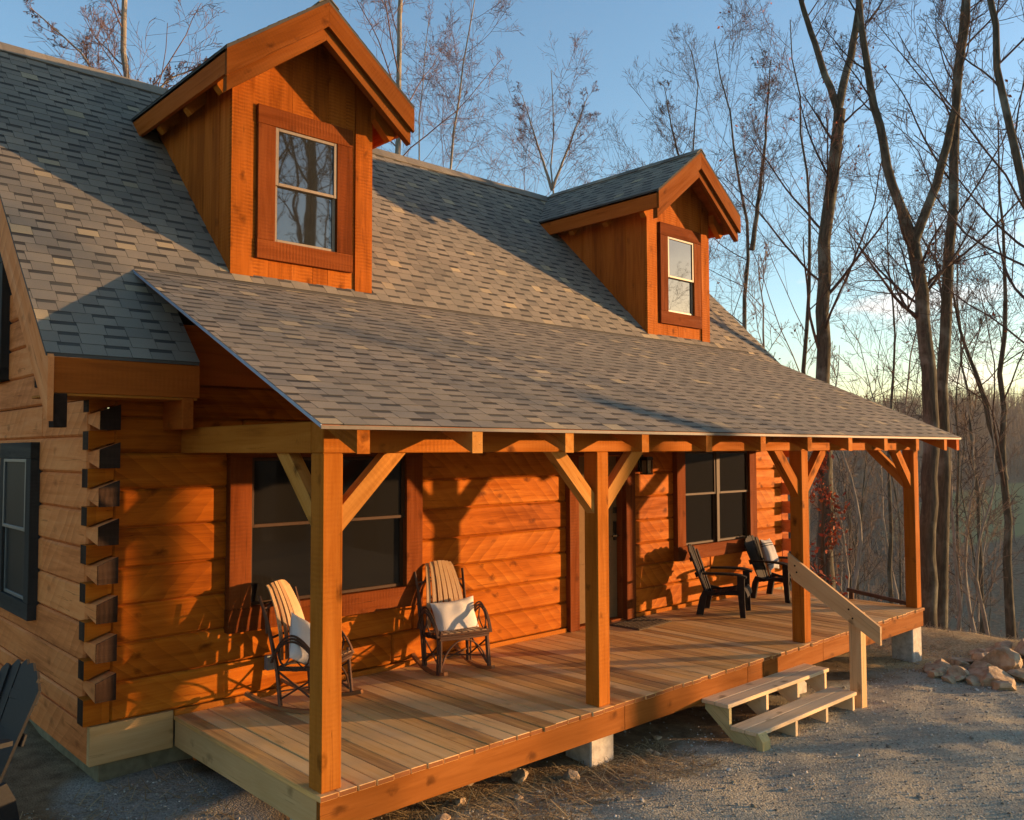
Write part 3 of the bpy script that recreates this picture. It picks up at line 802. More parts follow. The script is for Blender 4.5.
mb = MB(); mb.box((5.57, dy-.016, 1.0), (5.625, dy-.0005, 1.24), 2, .004); mb.box((5.565, dy-.02, 1.34), (5.63, dy-.0005, 1.42), 2, .006)
mb.tube([(5.597, dy-.01, 1.06), (5.597, dy-.06, 1.06), (5.55, dy-.065, 1.06), (5.49, dy-.06, 1.06)], .011, 8)
mb.build('handle', 'brass_dark', door, C0)
# porch light and outlet box
mb = MB(); lx, lz = 6.03, 1.84; ly = WY-.11
mb.box((lx-.05, WY-.025, lz+.02), (lx+.05, WY-.007, lz+.24), 2, .004); mb.box((lx-.06, ly-.06, lz+.2), (lx+.06, WY-.02, lz+.215), 0, .003)
mb.box((lx-.065, ly-.065, lz+.17), (lx+.065, ly+.065, lz+.2), 0, .004)
for a in (-1, 1):
    for b in (-1, 1): mb.box((lx+a*.05-.008, ly+b*.05-.008, lz), (lx+a*.05+.008, ly+b*.05+.008, lz+.17), 2, .002)
mb.box((lx-.06, ly-.06, lz-.015), (lx+.06, ly+.06, lz), 0, .003)
lan = cb(mb, 'porch_light', 'metal_dark')
mb = MB(); mb.box((lx-.042, ly-.042, lz+.001), (lx+.042, ly+.042, lz+.168), 2, .002); mb.build('lamp_glass', 'lantern_glass', lan, C0)
mb = MB(); mb.box((.76, WY-.07, .23), (.845, WY-.007, .355), 2, .008); mb.box((.752, WY-.078, .345), (.853, WY-.06, .36), 2, .003); cb(mb, 'outlet_box', 'outlet_gray')

# ---------------------------------------------------------------- dormers
def dormer(D, seed):
    cx = dorm_c(D); x0, x1 = D
    zb = main_z(DYF)
    mb = MB(); rs = random.Random(seed)
    # vertical front boards, gable shaped tops, cut round the window
    wx0, wx1 = (1.11, 1.80) if seed == 1 else (7.42, 8.07); wz0, wz1 = 4.18, 5.31
    bl = [x0, x0+.235]; 
    while bl[-1] < x1-.42: bl.append(bl[-1]+rs.uniform(.14, .27))
    bl += [x1-.21, x1]
    top = lambda x: AZ-DS*abs(x-cx)-.10
    for a, b in zip(bl[:-1], bl[1:]):
        t = rs.uniform(.3, .75); d = rs.uniform(-.003, .003); corner = a == x0 or b == x1
        dd = -.018 if corner else d
        segs = [(a, b)]
        def bd(za, zt0, zt1, aa=a, bb=b):
            if aa < cx < bb and zt0 is None:
                poly = [(aa+.0015, za), (bb-.0015, za), (bb-.0015, top(bb)), (cx, top(cx)), (aa+.0015, top(aa))]
            else:
                poly = [(aa+.0015, za), (bb-.0015, za), (bb-.0015, zt1 if zt0 is not None else top(bb)), (aa+.0015, zt0 if zt0 is not None else top(aa))]
            mb.prism(poly, (0, DYF+dd, 0), (1, 0, 0), (0, 0, 1), (0, .03-dd, 0), (0, 0, 1), t)
        ov = b > wx0+.02 and a < wx1-.02
        if ov:
            bd(zb-.01, wz0-.02, wz0-.02); bd(wz1+.02, None, None)
        else: bd(zb-.01, None, None)
    # backing, so the wall is closed behind the boards
    mb.prism([(x0+.02, zb), (wx0-.03, zb), (wx0-.03, 5.6), (x0+.02, 5.6)], (0, DYF+.032, 0), (1, 0, 0), (0, 0, 1), (0, .05, 0), None, .2)
    mb.prism([(wx1+.03, zb), (x1-.02, zb), (x1-.02, 5.6), (wx1+.03, 5.6)], (0, DYF+.032, 0), (1, 0, 0), (0, 0, 1), (0, .05, 0), None, .2)
    o = cb(mb, 'dormer', 'dormer_board')
    # side walls: vertical boards standing on the roof slope
    for sx in (-1, 1):
        sb = MB(); y = DYF+.032
        xa = x0 if sx < 0 else x1-.03
        zt = AZ-DS*(x1-cx)-.10
        while True:
            bw = rs.uniform(.15, .26); yb = min(y+bw, zt-.987+.1)
            if yb-y < .02: break
            za, zc = main_z(y)-.03, main_z(yb)-.03; d = rs.uniform(-.003, .003)
            if zt-za < .02: break
            sb.prism([(y+.0015, za), (yb-.0015, min(zc, zt)), (yb-.0015, zt), (y+.0015, zt)], (xa+(d if sx < 0 else 0), 0, 0), (0, 1, 0), (0, 0, 1), (.03, 0, 0), (0, 0, 1), rs.uniform(.2, .8)); y = yb
        sb.build('side_wall', 'dormer_side', o, C0)
    # roof: two shingled slopes
    yf = 2.40; rb = MB(); ln = math.hypot(1, DS); yr = RY+.05
    for sg in (-1, 1):
        keep = lambda p: p[2] > main_z(p[1])-.05 or p[1] > RY-.3
        vv = np.array([-sg/ln, 0, DS/ln]); Ls = HW*ln
        if sg < 0: shingles(rb, (cx-HW, yr, EZ), (0, -1, 0), vv, yr-yf, Ls, keep, seed=seed*10+1)
        else: shingles(rb, (cx+HW, yf, EZ), (0, 1, 0), vv, yr-yf, Ls, keep, seed=seed*10+2)
        rb.prism([(cx+sg*HW, EZ-.002), (cx, AZ-.002), (cx, AZ-.05), (cx+sg*HW, EZ-.05)], (0, yf+.002, 0), (1, 0, 0), (0, 0, 1), (0, yr-yf-.01, 0), None, .08)
    y = yf
    while y < RY-.05:
        l2 = min(.22, RY-y); t = min(.8, max(.2, random.gauss(.4, .12)))
        for sg in (-1, 1):
            ax = nrm((sg, 0, -DS)); rb.obox((cx+sg*.055, y+l2/2, AZ-.055*DS+.022), (l2+.01, .15, .012), np.array([(0, 1, 0), ax, np.cross((0, 1, 0), ax)]), 0, .002, t)
        y += l2
    rb.build('dormer_roof', 'shingle', o, C0)
    # rake boards: a wide outer board and a narrower one below and behind it
    for sg in (-1, 1):
        k = MB(); X = lambda u: cx+sg*u
        k.prism([(X(HW), EZ-.03), (X(.001), AZ-.03), (X(.001), AZ-.27), (X(HW), EZ-.27)], (0, yf, 0), (1, 0, 0), (0, 0, 1), (0, .04, 0), (sg, 0, -DS), rs.uniform(.35, .6))
        k.build('rake_board', 'rake_wood', o, C0)
        k = MB(); k.prism([(X(HW-.02), EZ-.20), (X(.001), AZ-.20), (X(.001), AZ-.395), (X(HW-.02), EZ-.395)], (0, yf+.042, 0), (1, 0, 0), (0, 0, 1), (0, .075, 0), (sg, 0, -DS), rs.uniform(.55, .8))
        k.build('rake_rafter', 'rake_wood', o, C0)
        # eave fascia
        k = MB(); yb = EZ-.987-.0
        k.prism([(yf+.041, EZ-.02), (yb+.05, EZ-.02), (yb-.16, EZ-.25), (yf+.041, EZ-.25)], (X(HW)-(0 if sg < 0 else .035), 0, 0), (0, 1, 0), (0, 0, 1), (.035, 0, 0), (0, 1, 0), .5)
        k.build('dormer_fascia', 'red_timber', o, C0)
        # lookout rafter ends under the eave
        for j, yy in enumerate((2.70, 3.40, 4.08)):
            k = MB()
            xa, xb = sorted((X(HW-.036), X(HW-DE-.06)))
            zo = EZ-.10; 
            k.prism([(X(HW-.05), zo-.16), (X(HW-.05), zo-.06), (X(HW-DE-.03), zo-.06+DS*(DE-.02)), (X(HW-DE-.03), zo-.20+DS*(DE-.02)), (X(HW-.10), zo-.215)], (0, yy, 0), (1, 0, 0), (0, 0, 1), (0, .09, 0), (sg, 0, -DS), .6)
            k.build('lookout', 'timber', o, C0)
        # soffit boards
        k = MB(); k.prism([(X(HW-.04), EZ-.055+DS*.04), (X(.0), AZ-.055), (X(.0), AZ-.075), (X(HW-.04), EZ-.075+DS*.04)], (0, yf+.13, 0), (1, 0, 0), (0, 0, 1), (0, 2.0, 0), (0, 1, 0), .4)
        k.build('soffit', 'red_timber', o, C0)
    return o
dormer(D1, 1); dormer(D2, 2)

# ------------------------------------------------------------------ steps and handrail
st = thing('porch_steps', 'new pale wooden two tread steps leading up to the porch deck', 'steps', (5., -.35, -.58))
SO = np.array([5., -.35, -.58])
for a, b, zt, y0, y1 in ((4.06, 6.0, -.20, -.31, -.02), (4.06, 5.98, -.385, -.62, -.33)):
    ym = (y0+y1)/2
    mb = MB(); mb.box((a, y0, zt-.038), (b, ym-.003, zt), 0, .005, U(.4, .7)); mb.box((a, ym+.003, zt-.038), (b, y1, zt), 0, .005, U(.4, .7)); mb.build('tread', 'lumber', st, SO)
for i, x0 in enumerate((4.10, 4.75, 5.35, 5.925)):
    gz = float(ground_z(x0, -.4))-.03
    mb = MB()
    mb.prism([(-.035, -.24), (-.295, -.24), (-.295, -.424), (-.60, -.424), (-.60, gz), (-.40, gz), (-.035, -.35)] if i else [(-.035, -.24), (-.295, -.24), (-.295, -.424), (-.60, -.424), (-.60, gz), (-.38, gz), (-.035, -.30)],
             (x0, 0, 0), (0, 1, 0), (0, 0, 1), (.04, 0, 0), (0, -.8, -.6), .6)
    mb.build('stringer', 'treated_lumber' if i == 0 else 'lumber', st, SO)
    if i == 0:
        mb = MB(); mb.prism([(-.602, gz), (-.602, -.39), (-.615, -.388), (-.665, -.46), (-.665, gz)], (x0-.045, 0, 0), (0, 1, 0), (0, 0, 1), (.13, 0, 0), (0, 0, 1), .5)
        mb.build('corner_block', 'treated_lumber', st, SO)
hr = thing('handrail', 'single new lumber handrail sloping from a porch post down to a short newel', 'handrail', (6.1, -.55, -.58)); HO = np.array([6.1, -.55, -.58])
mb = MB(); mb.box((6.062, -.635, float(ground_z(6.1, -.55))-.05), (6.185, -.505, .415), 2, .006, .5); mb.build('newel_post', 'rail_wood', hr, HO)
mb = MB()
dv = nrm((0, -1.01, -.665)); 
mb.prism([(.165, .985), (.165, .80), (.10, .69), (-.86, .12), (-.86, .31)], (6.022, 0, 0), (0, 1, 0), (0, 0, 1), (.038, 0, 0), dv, .6)
mb.build('rail', 'rail_wood', hr, HO)
mb = MB()
for y, z in ((.08, .85), (.06, .78), (-.53, .45), (-.57, .36)): mb.tube([(6.0195, y, z), (6.0225, y, z)], .011, 8)
mb.build('bolt', 'metal_dark', hr, HO)
sb_ = thing('dark_board', 'dark brown board propped low along the right end of the porch deck', 'board', (9.19, .6, .06))
mb = MB(); mb.beam((9.20, .17, .035), (9.20, 1.02, .125), .05, .05, tint=.4); mb.build('board', 'bark_stick', sb_, (9.19, .6, .06))
mb = MB(); mb.box((9.18, .93, .0), (9.22, .99, .10), 2, .003); mb.build('support_block', 'bark_stick', sb_, (9.19, .6, .06))
mt = MB(); mt.box((-.36, -.22, 0), (.36, .22, .014), 0, .006, .4)
for i in range(8): mt.box((-.33, -.19+.05*i, .013), (.33, -.165+.05*i, .018), 0, .002, .6)
o = mt.build('door_mat', 'mat_fiber'); o.location = (5.62, 1.93, .002); o.rotation_euler = (0, 0, rad(4)); tag(o, 'brown coir doormat lying on the deck in front of the door', 'doormat')

# ------------------------------------------------------------------ chairs
def arc(n, f): return [f(i/(n-1)) for i in range(n)]
def rocking_chair(label, loc, rz):
    t = thing('rocking_chair', label, 'rocking chair', loc, rz, 'bentwood rocking chairs on the porch')
    # facing local -y
    for sx in (-1, 1):
        mb = MB(); pts = arc(14, lambda s: (sx*.265, -.36+.86*s, .018+.16*(s-.42)**2*2.0))
        mb.ribbon(pts, (1, 0, 0), .04, .032, .5); mb.build('rocker', 'rocker_wood', t)
    for sx in (-1, 1):
        mb = MB(); mb.tube([(sx*.245, .16, .04), (sx*.25, .20, .4), (sx*.265, .285, .75), (sx*.28, .36, .98)], [.019, .018, .016, .013], 8)
        mb.tube([(sx*.275, .15, .04), (sx*.285, .18, .36), (sx*.29, .25, .66)], .011, 7); mb.build('rear_post', 'bark_stick', t)
        mb = MB(); mb.tube([(sx*.275, -.25, .035), (sx*.262, -.235, .25), (sx*.255, -.22, .46)], [.018, .017, .016], 8)
        mb.tube([(sx*.30, -.235, .035), (sx*.285, -.22, .3), (sx*.28, -.20, .43)], .011, 7); mb.build('front_leg', 'bark_stick', t)
        # bent hoop arm: several rods bundled
        mb = MB()
        for j in range(3):
            k = .018*j
            def hp(s, k=k, j=j):
                a = PI*(1-s)*1.0
                return (sx*(.285+.012*j+.03*math.sin(PI*s)), .02+(.265-k)*math.cos(PI-a)*-1*-1 if False else .0-(.25-k)*math.cos(a)*-1*-1, .42+(.27-k)*math.sin(a)**.8)
            pts = arc(18, lambda s: (sx*(.285+.01*j+.025*math.sin(PI*s)), .22-(.47)*s+(.02-.01*j)*math.sin(PI*s), .42+(.255-k*1.3)*math.sin(PI*min(1, max(0, s)))**.75-.02*s))
            mb.tube(pts, .0095, 6)
        ring = arc(22, lambda s: (sx*.292, -.0+.155*math.cos(2*PI*s), .50+.135*math.sin(2*PI*s)))
        mb.tube(ring, .009, 6, None, False)
        if True:
            pts = arc(12, lambda s: (sx*.30, -.09+.09*s+.05*math.sin(PI*s), .40+.20*s)); mb.tube(pts, .007, 6)
            pts = arc(12, lambda s: (sx*.30, .09-.09*s-.05*math.sin(PI*s)*.4, .40+.20*s)); mb.tube(pts, .007, 6)
        mb.build('arm_hoop', 'bark_stick', t)
        mb = MB(); mb.tube([(sx*.262, -.23, .09), (sx*.256, .17, .33)], .009, 6); mb.tube([(sx*.262, -.22, .33), (sx*.256, .17, .09)], .009, 6); mb.build('side_brace', 'bark_stick', t)
    mb = MB()
    for z, y in ((.425, -.245), (.40, -.25), (.375, -.24), (.395, -.225)): mb.tube([(-.275, y, z), (0, y-.004, z-.004), (.275, y, z)], .0125, 7)
    for sx in (-1, 1): mb.tube([(sx*.26, -.24, .40), (sx*.255, .2, .365)], .014, 7); mb.tube([(sx*.275, -.24, .385), (sx*.27, .2, .35)], .010, 7)
    mb.tube([(-.25, .2, .36), (.25, .2, .36)], .013, 7)
    mb.tube(arc(14, lambda s: (-.255+.51*s, -.235, .10+.255*math.sin(PI*s)**.6)), .009, 6)
    mb.tube([(-.26, -.2, .16), (.25, .18, .16)], .008, 6); mb.tube([(.26, -.2, .16), (-.25, .18, .16)], .008, 6)
    mb.build('seat_frame', 'bark_stick', t)
    mb = MB()
    for i in range(7):
        u = i/6-.5
        P = [(u*.44, -.255, .432), (u*.43, -.05, .425), (u*.42, .13, .40)]; mb.ribbon(P, (1, 0, 0), .05, .010, U(.3, .8))
    mb.build('seat', 'hickory', t)
    mb = MB()
    for i in range(7):
        u = i/6-.5
        P = []
        for k in range(12):
            s = k/11; z = .42+.66*s; y = .155+.10*s+.10*s*s+.03*math.sin(PI*s)*-1; P.append((u*(.41-.15*s**1.6), y+.10*u*u, z+(-.10*u*u if k == 11 else 0)))
        mb.ribbon(P, (1, 0, 0), np.linspace(.052, .040, 12), .010, U(.25, .85))
    mb.build('back_slats', 'hickory', t)
    mb = MB(); mb.tube(arc(20, lambda s: (-.275*math.cos(PI*s), .285+.07*math.sin(PI*s), .66+.26*math.sin(PI*s)**.7)), .010, 6); mb.tube([(-.26, .255, .62), (0, .27, .62), (.26, .255, .62)], .011, 6); mb.tube([(-.26, .33, .87), (0, .335, .88), (.26, .33, .87)], .009, 6)
    mb.build('back_hoop', 'bark_stick', t); t.scale = (.95,)*3
    return t
def adirondack(name, label, loc, rz, mat, scale=1., group=None):
    t = thing(name, label, 'adirondack chair', loc, rz, group)
    # facing local -y; moulded deck chair
    k = rad(20); bd = np.array([0, math.sin(k), math.cos(k)]); bn = np.array([0, -math.cos(k), math.sin(k)])
    mb = MB(); n = 7
    for i in range(n):
        u0 = (i/n-.5); u1 = ((i+1)/n-.5); um = (u0+u1)/2
        wb, wt = .42, .60; top = .72-.50*um*um*1.15
        def X(u, v): return u*(wb+(wt-wb)*min(1, v/.6))
        cv = .045*(1-(2*um)**2)
        g = .0018
        vt0, vt1 = top+.0-.10*max(0, (abs(u0)-abs(um)))*4, top-.10*max(0, (abs(u1)-abs(um)))*4
        poly = [(X(u0, 0)+g, 0), (X(u1, 0)-g, 0), (X(u1, vt1*.6)-g, vt1*.6), (X(u1, vt1)-g, vt1-.012), (X(um, top), top), (X(u0, vt0)+g, vt0-.012), (X(u0, vt0*.6)+g, vt0*.6)]
        mb.prism(poly, np.array([0, .215, .27])-bn*cv, (1, 0, 0), bd, bn*.018, bd, .5)
    mb.obox(np.array([0, .215, .27])+bd*.30-bn*.035, (.52, .07, .02), np.array([(1, 0, 0), bd, bn]), 0, .005); mb.obox(np.array([0, .215, .27])+bd*.52-bn*.035, (.50, .06, .02), np.array([(1, 0, 0), bd, bn]), 0, .005)
    mb.build('back', mat, t)
    mb = MB()
    for i in range(6):
        y = -.30+.092*i; z = .37-.02*i+.02*math.cos(i)*.2
        mb.obox((0, y+.04, z-.01), (.50, .082, .02), np.array([(1, 0, 0), nrm((0, 1, -.22)), nrm((0, .22, 1))]), 0, .007)
    mb.ribbon(arc(6, lambda s: (0, -.30-.035*math.sin(s*1.6), .365-.10*s)), (1, 0, 0), .50, .02)
    mb.build('seat', mat, t)
    for sx in (-1, 1):
        mb = MB(); P = arc(10, lambda s: (sx*(.325+.0*s), .24-.58*s, .575+.01*math.sin(PI*s)-(.03*max(0, s-.85)/.15)))
        mb.ribbon(P, (1, 0, 0), [.065, .075, .085, .095, .105, .115, .125, .13, .125, .10], .026); mb.build('armrest', mat, t)
        mb = MB(); mb.prism([(-.32, 0), (-.25, 0), (-.215, .38), (-.215, .555), (-.31, .555), (-.31, .3)], (sx*.295-.0175, 0, 0), (0, 1, 0), (0, 0, 1), (.035, 0, 0)); mb.build('front_leg', mat, t)
        mb = MB(); mb.prism([(-.27, .29), (-.27, .375), (.20, .275), (.255, .0), (.35, .0), (.30, .24), (.25, .34), (.10, .31)], (sx*.262-.0175, 0, 0), (0, 1, 0), (0, 0, 1), (.035, 0, 0)); mb.build('rear_leg', mat, t)
    t.scale = (scale,)*3
    return t
def cushion(name, mat, w_, h_, d_, label, loc, M3, cat='pillow', group=None):
    n = 20; V = []; F = []; G = []
    for sd in (1, -1):
        for i in range(n+1):
            for j in range(n+1):
                a = 2*i/n-1; b = 2*j/n-1
                pin = 1-.10*(1-abs(a)**1.5)*abs(b)**3; pin2 = 1-.10*(1-abs(b)**1.5)*abs(a)**3
                x = a*w_/2*pin2; z = b*h_/2*pin
                th = (max(0, 1-abs(a)**2.6)*max(0, 1-abs(b)**2.6))**.55
                y = sd*d_/2*th*(1+.06*math.sin(5*a+2*b)+.05*math.sin(7*b-3*a))+.004*sd*math.sin(9*a*b+4*a)*th
                V.append((x, y, z)); G.append((x, y, z/h_))
    o0 = (n+1)**2
    for i in range(n):
        for j in range(n):
            q = [i*(n+1)+j, (i+1)*(n+1)+j, (i+1)*(n+1)+j+1, i*(n+1)+j+1]; F.append(q); F.append([k+o0 for k in q][::-1])
    mb = MB(); mb.raw(V, F, G, .5); o = mb.build(name, mat, None, None, True)
    o.matrix_world = Matrix.Translation(loc)@M3.to_4x4(); tag(o, label, cat, group); return o
def facing(fx, fy): return math.atan2(fx, -fy)   # rotation so that local -y points along (fx, fy)
r1 = rocking_chair('bentwood rocking chair behind the nearest porch post, under the big window', (.94, 1.74, .002), facing(.48, -.88))
r2 = rocking_chair('bentwood rocking chair to the right of the big window, facing out', (2.53, 1.79, .002), facing(-.22, -.97))
def on_chair(ch, p): 
    c, s = math.cos(ch.rotation_euler.z), math.sin(ch.rotation_euler.z)
    return Vector((ch.location.x+c*p[0]-s*p[1], ch.location.y+s*p[0]+c*p[1], ch.location.z+p[2]))
def rotm(rz, tilt, roll): return (Matrix.Rotation(rz, 3, 'Z')@Matrix.Rotation(tilt, 3, 'X')@Matrix.Rotation(roll, 3, 'Y'))
cushion('pillow', 'pillow_white', .43, .42, .15, 'white pillow turned on its corner in the rocking chair behind the nearest post', on_chair(r1, (-.11, -.02, .53)), rotm(r1.rotation_euler.z, rad(-24), rad(35)), group='white pillows')
cushion('pillow', 'pillow_white', .50, .36, .15, 'white oblong pillow standing upright in the rocking chair right of the big window', on_chair(r2, (.03, .02, .50)), rotm(r2.rotation_euler.z+rad(4), rad(-18), rad(-3)), group='white pillows')
a1 = adirondack('adirondack_chair', 'empty dark brown adirondack chair in front of the right porch window', (6.98, 1.62, .002), facing(.42, -.91), 'dark_plastic', .94, 'dark adirondack chairs on the porch')
a2 = adirondack('adirondack_chair', 'dark brown adirondack chair holding a grey striped pillow near the log corner', (8.50, 1.70, .002), facing(.05, -1), 'dark_plastic', .94, 'dark adirondack chairs on the porch')
cushion('pillow', 'pillow_gray', .44, .46, .14, 'grey pillow with dark stripes in the far adirondack chair', on_chair(a2, (.07, .17, .61)), rotm(a2.rotation_euler.z+rad(12), rad(-18), rad(3)))
gz = float(ground_z(-1.35, 1.7))
adirondack('adirondack_chair', 'black adirondack chair on the ground beside the gable wall, cut by the photo edge', (-1.75, 1.76, gz+.02), facing(-.85, -.2), 'black_plastic', 1.16)
adirondack('adirondack_chair', 'navy blue adirondack chair on the ground behind the black one', (-2.15, 3.2, float(ground_z(-1.7, 2.9))+.02), facing(-.9, -.4), 'navy_plastic', 1.05)

# ------------------------------------------------------------------ stones, pebbles, straw
rng = np.random.default_rng(5)
def stuff_stones():
    base = [rock_shape(rng, (1, 1, .7), 1) for _ in range(6)]
    mb = MB(); n = 0
    V = []; F = []; T = []; k = 0
    while n < 17000:
        x = rng.uniform(-2.2, 10); y = rng.uniform(-4.2, 2.2)
        front = y < -.15+.4*rng.normal()
        if x > -.02 and y > -.05 and x < 9.2: 
            if rng.random() < .8 or y > .7: continue
        if x < 0 and y > 2.1: continue
        s = rng.choice([.006, .009, .012, .018, .03], p=[.36, .38, .215, .04, .005])
        P, Fc = base[rng.integers(6)]
        a = rng.uniform(0, 6.28); c, sn = math.cos(a), math.sin(a)
        Q = (P*s)@np.array([[c, sn, 0], [-sn, c, 0], [0, 0, 1]])+np.array([x, y, float(ground_z(x, y))+.25*s])
        V.append(Q); F.extend([[i+k for i in f] for f in Fc]); k += len(Q); T.append(np.full(len(Q), rng.uniform(0, 1)**1.1)); n += 1
    V = np.concatenate(V); mb.raw(V, F, V, np.concatenate(T)); o = mb.build('gravel_stones', 'pebble'); tag(o, 'loose grey gravel stones scattered over the yard', 'gravel', kind='stuff')
stuff_stones()
def stuff_straw():
    mb = MB(); V = []; F = []; T = []; k = 0
    for _ in range(15000):
        if rng.random() < .72: x = rng.uniform(7.6, 12.4); y = rng.uniform(-3.6, 2.4)
        else: x = rng.uniform(-2.2, 3.5); y = rng.uniform(-.9, 2.1) if x < 0 else rng.uniform(-.6, .2)
        if x > 5 and x+.5*y < 8.0+.4*rng.normal(): continue
        a = rng.uniform(0, 6.28); l = rng.uniform(.05, .22); z = float(ground_z(x, y)); d = np.array([math.cos(a), math.sin(a), rng.uniform(-.1, .35)]); sd = np.array([-d[1], d[0], 0])*.0035
        p = np.array([x, y, z+.008]); q = p+d*l
        V += [p-sd, p+sd, q+sd*.5, q-sd*.5]; F.append([k, k+1, k+2, k+3]); k += 4; T += [rng.uniform(0, 1)]*4
    V = np.array(V); mb.raw(V, F, V, np.array(T)); o = mb.build('straw', 'straw'); tag(o, 'dry straw and dead grass strewn over bare soil', 'straw', kind='stuff')
stuff_straw()
ROCKS = [  # x, y, sx, sy, sz, label
 (9.25, -1.00, .30, .22, .17, 'largest tan boulder, upright on the heap at the gravel edge'),
 (8.62, -1.05, .34, .24, .10, 'long flat tan slab lying at the front of the rock heap'),
 (9.0, -1.42, .30, .22, .09, 'flat brown slab under the big boulder at the right photo edge'),
 (9.75, -1.25, .26, .2, .15, None), (9.55, -.72, .24, .18, .12, None), (8.45, -.72, .19, .14, .08, None), (8.75, -.45, .15, .13, .08, None),
 (8.25, -1.3, .14, .11, .06, None), (9.9, -.8, .22, .2, .12, None), (8.2, -.55, .12, .10, .05, None), (10.2, -1.0, .28, .22, .14, None),
 (9.45, -1.55, .2, .15, .08, None), (8.9, -.85, .2, .16, .10, None), (9.15, -.5, .13, .1, .06, None)]
for i, (x, y, a, b, c, lab) in enumerate(ROCKS):
    a, b, c = a*1.12, b*1.12, c*1.3
    P, Fc = rock_shape(rng, (a, b, c), 3); mb = MB(); mb.raw(P, Fc, P, .5); o = mb.build('rock', 'rock')
    for p in o.data.polygons: p.use_smooth = i % 2 == 0 and False
    o.location = (x, y, float(ground_z(x, y))+c*.45); o.rotation_euler = (U(-.15, .15), U(-.15, .15), U(0, 6))
    tag(o, lab or 'small tan stone in the rock heap at the gravel edge', 'rock', 'rocks heaped at the edge of the gravel yard')
for i in range(34):
    x = U(7.9, 10.6); y = U(-1.75, -.25); s = U(.05, .15)
    if x+.55*y < 7.75: continue
    P, Fc = rock_shape(rng, (s*U(1, 1.6), s, s*U(.4, .7)), 2); mb = MB(); mb.raw(P, Fc, P, .5); o = mb.build('rock', 'rock'); o.location = (x, y, float(ground_z(x, y))+s*.2); o.rotation_euler = (U(-.2, .2), U(-.2, .2), U(0, 6))
    tag(o, 'small tan stone in the rock heap at the gravel edge', 'rock', 'rocks heaped at the edge of the gravel yard')
for i in range(16):
    x = U(.1, 3.6); y = U(-.15, .5); s = U(.04, .11)
    P, Fc = rock_shape(rng, (s, s*.8, s*.6), 2); mb = MB(); mb.raw(P, Fc, P, .5); o = mb.build('rock', 'rock'); o.location = (x, y, float(ground_z(x, y))+s*.2); o.rotation_euler = (0, 0, U(0, 6))
    tag(o, 'small rubble stone on the soil under the front edge of the deck', 'rock', 'rubble stones under the deck edge')

# ------------------------------------------------------------------ trees
def tubes(P, Rr, sides):
    """P (N,n,3), Rr (N,n) -> verts, faces, gc"""
    N, n, _ = P.shape
    T = np.gradient(P, axis=1); T /= np.linalg.norm(T, axis=2, keepdims=True)+1e-9
    mean = P[:, -1]-P[:, 0]; mean /= np.linalg.norm(mean, axis=1, keepdims=True)+1e-9
    ref = np.where(np.abs(mean[:, 2:3]) < .8, np.array([[0, 0, 1.]]), np.array([[1., 0, 0]]))
    u = np.cross(T, ref[:, None, :]); u /= np.linalg.norm(u, axis=2, keepdims=True)+1e-9
    w_ = np.cross(T, u)
    a = np.arange(sides)*2*PI/sides
    ring = np.cos(a)[None, None, :, None]*u[:, :, None]+np.sin(a)[None, None, :, None]*w_[:, :, None]
    V = P[:, :, None]+Rr[:, :, None, None]*ring
    L = np.concatenate([np.zeros((N, 1)), np.cumsum(np.linalg.norm(np.diff(P, axis=1), axis=2), axis=1)], 1)
    G = np.stack([np.broadcast_to(L[:, :, None], (N, n, sides)), Rr[:, :, None]*np.cos(a)*np.ones((N, n, 1)), Rr[:, :, None]*np.sin(a)*np.ones((N, n, 1))], -1)
    G = G+(np.arange(N)*3.7 % 41)[:, None, None, None]
    i = np.arange(n-1)[:, None]*sides+np.arange(sides)[None]; j = np.arange(n-1)[:, None]*sides+(np.arange(sides)+1)[None] % sides
    q = np.stack([i, j, j+sides, i+sides], -1).reshape(-1, 4)
    F = (q[None]+(np.arange(N)*n*sides)[:, None, None]).reshape(-1, 4)
    return V.reshape(-1, 3), F, G.reshape(-1, 3)
def fast_mesh(name, parts, mat):
    Vs, Fs, Gs = [], [], []; k = 0
    for V, F, G in parts: Vs.append(V); Fs.append(F+k); Gs.append(G); k += len(V)
    V = np.concatenate(Vs).astype(np.float32); F = np.concatenate(Fs).astype(np.int32); G = np.concatenate(Gs).astype(np.float32)
    me = bpy.data.meshes.new(name); me.vertices.add(len(V)); me.vertices.foreach_set('co', V.ravel())
    nf = len(F); me.loops.add(nf*4); me.loops.foreach_set('vertex_index', F.ravel()); me.polygons.add(nf)
    me.polygons.foreach_set('loop_start', np.arange(nf, dtype=np.int32)*4)
    me.update(calc_edges=True)
    me.attributes.new('gc', 'FLOAT_VECTOR', 'POINT').data.foreach_set('vector', G.ravel())
    me.materials.append(MAT[mat]); me.shade_smooth(); return me
def resample(path, n):
    P = np.asarray(path, float); d = np.concatenate([[0], np.cumsum(np.linalg.norm(np.diff(P, axis=0), axis=1))]); t = np.linspace(0, d[-1], n)
    # smooth (Catmull-like) by interpolating on a finer smoothed path
    Q = np.stack([np.interp(t, d, P[:, k]) for k in range(3)], 1)
    for _ in range(2): Q[1:-1] = .25*Q[:-2]+.5*Q[1:-1]+.25*Q[2:]
    return Q
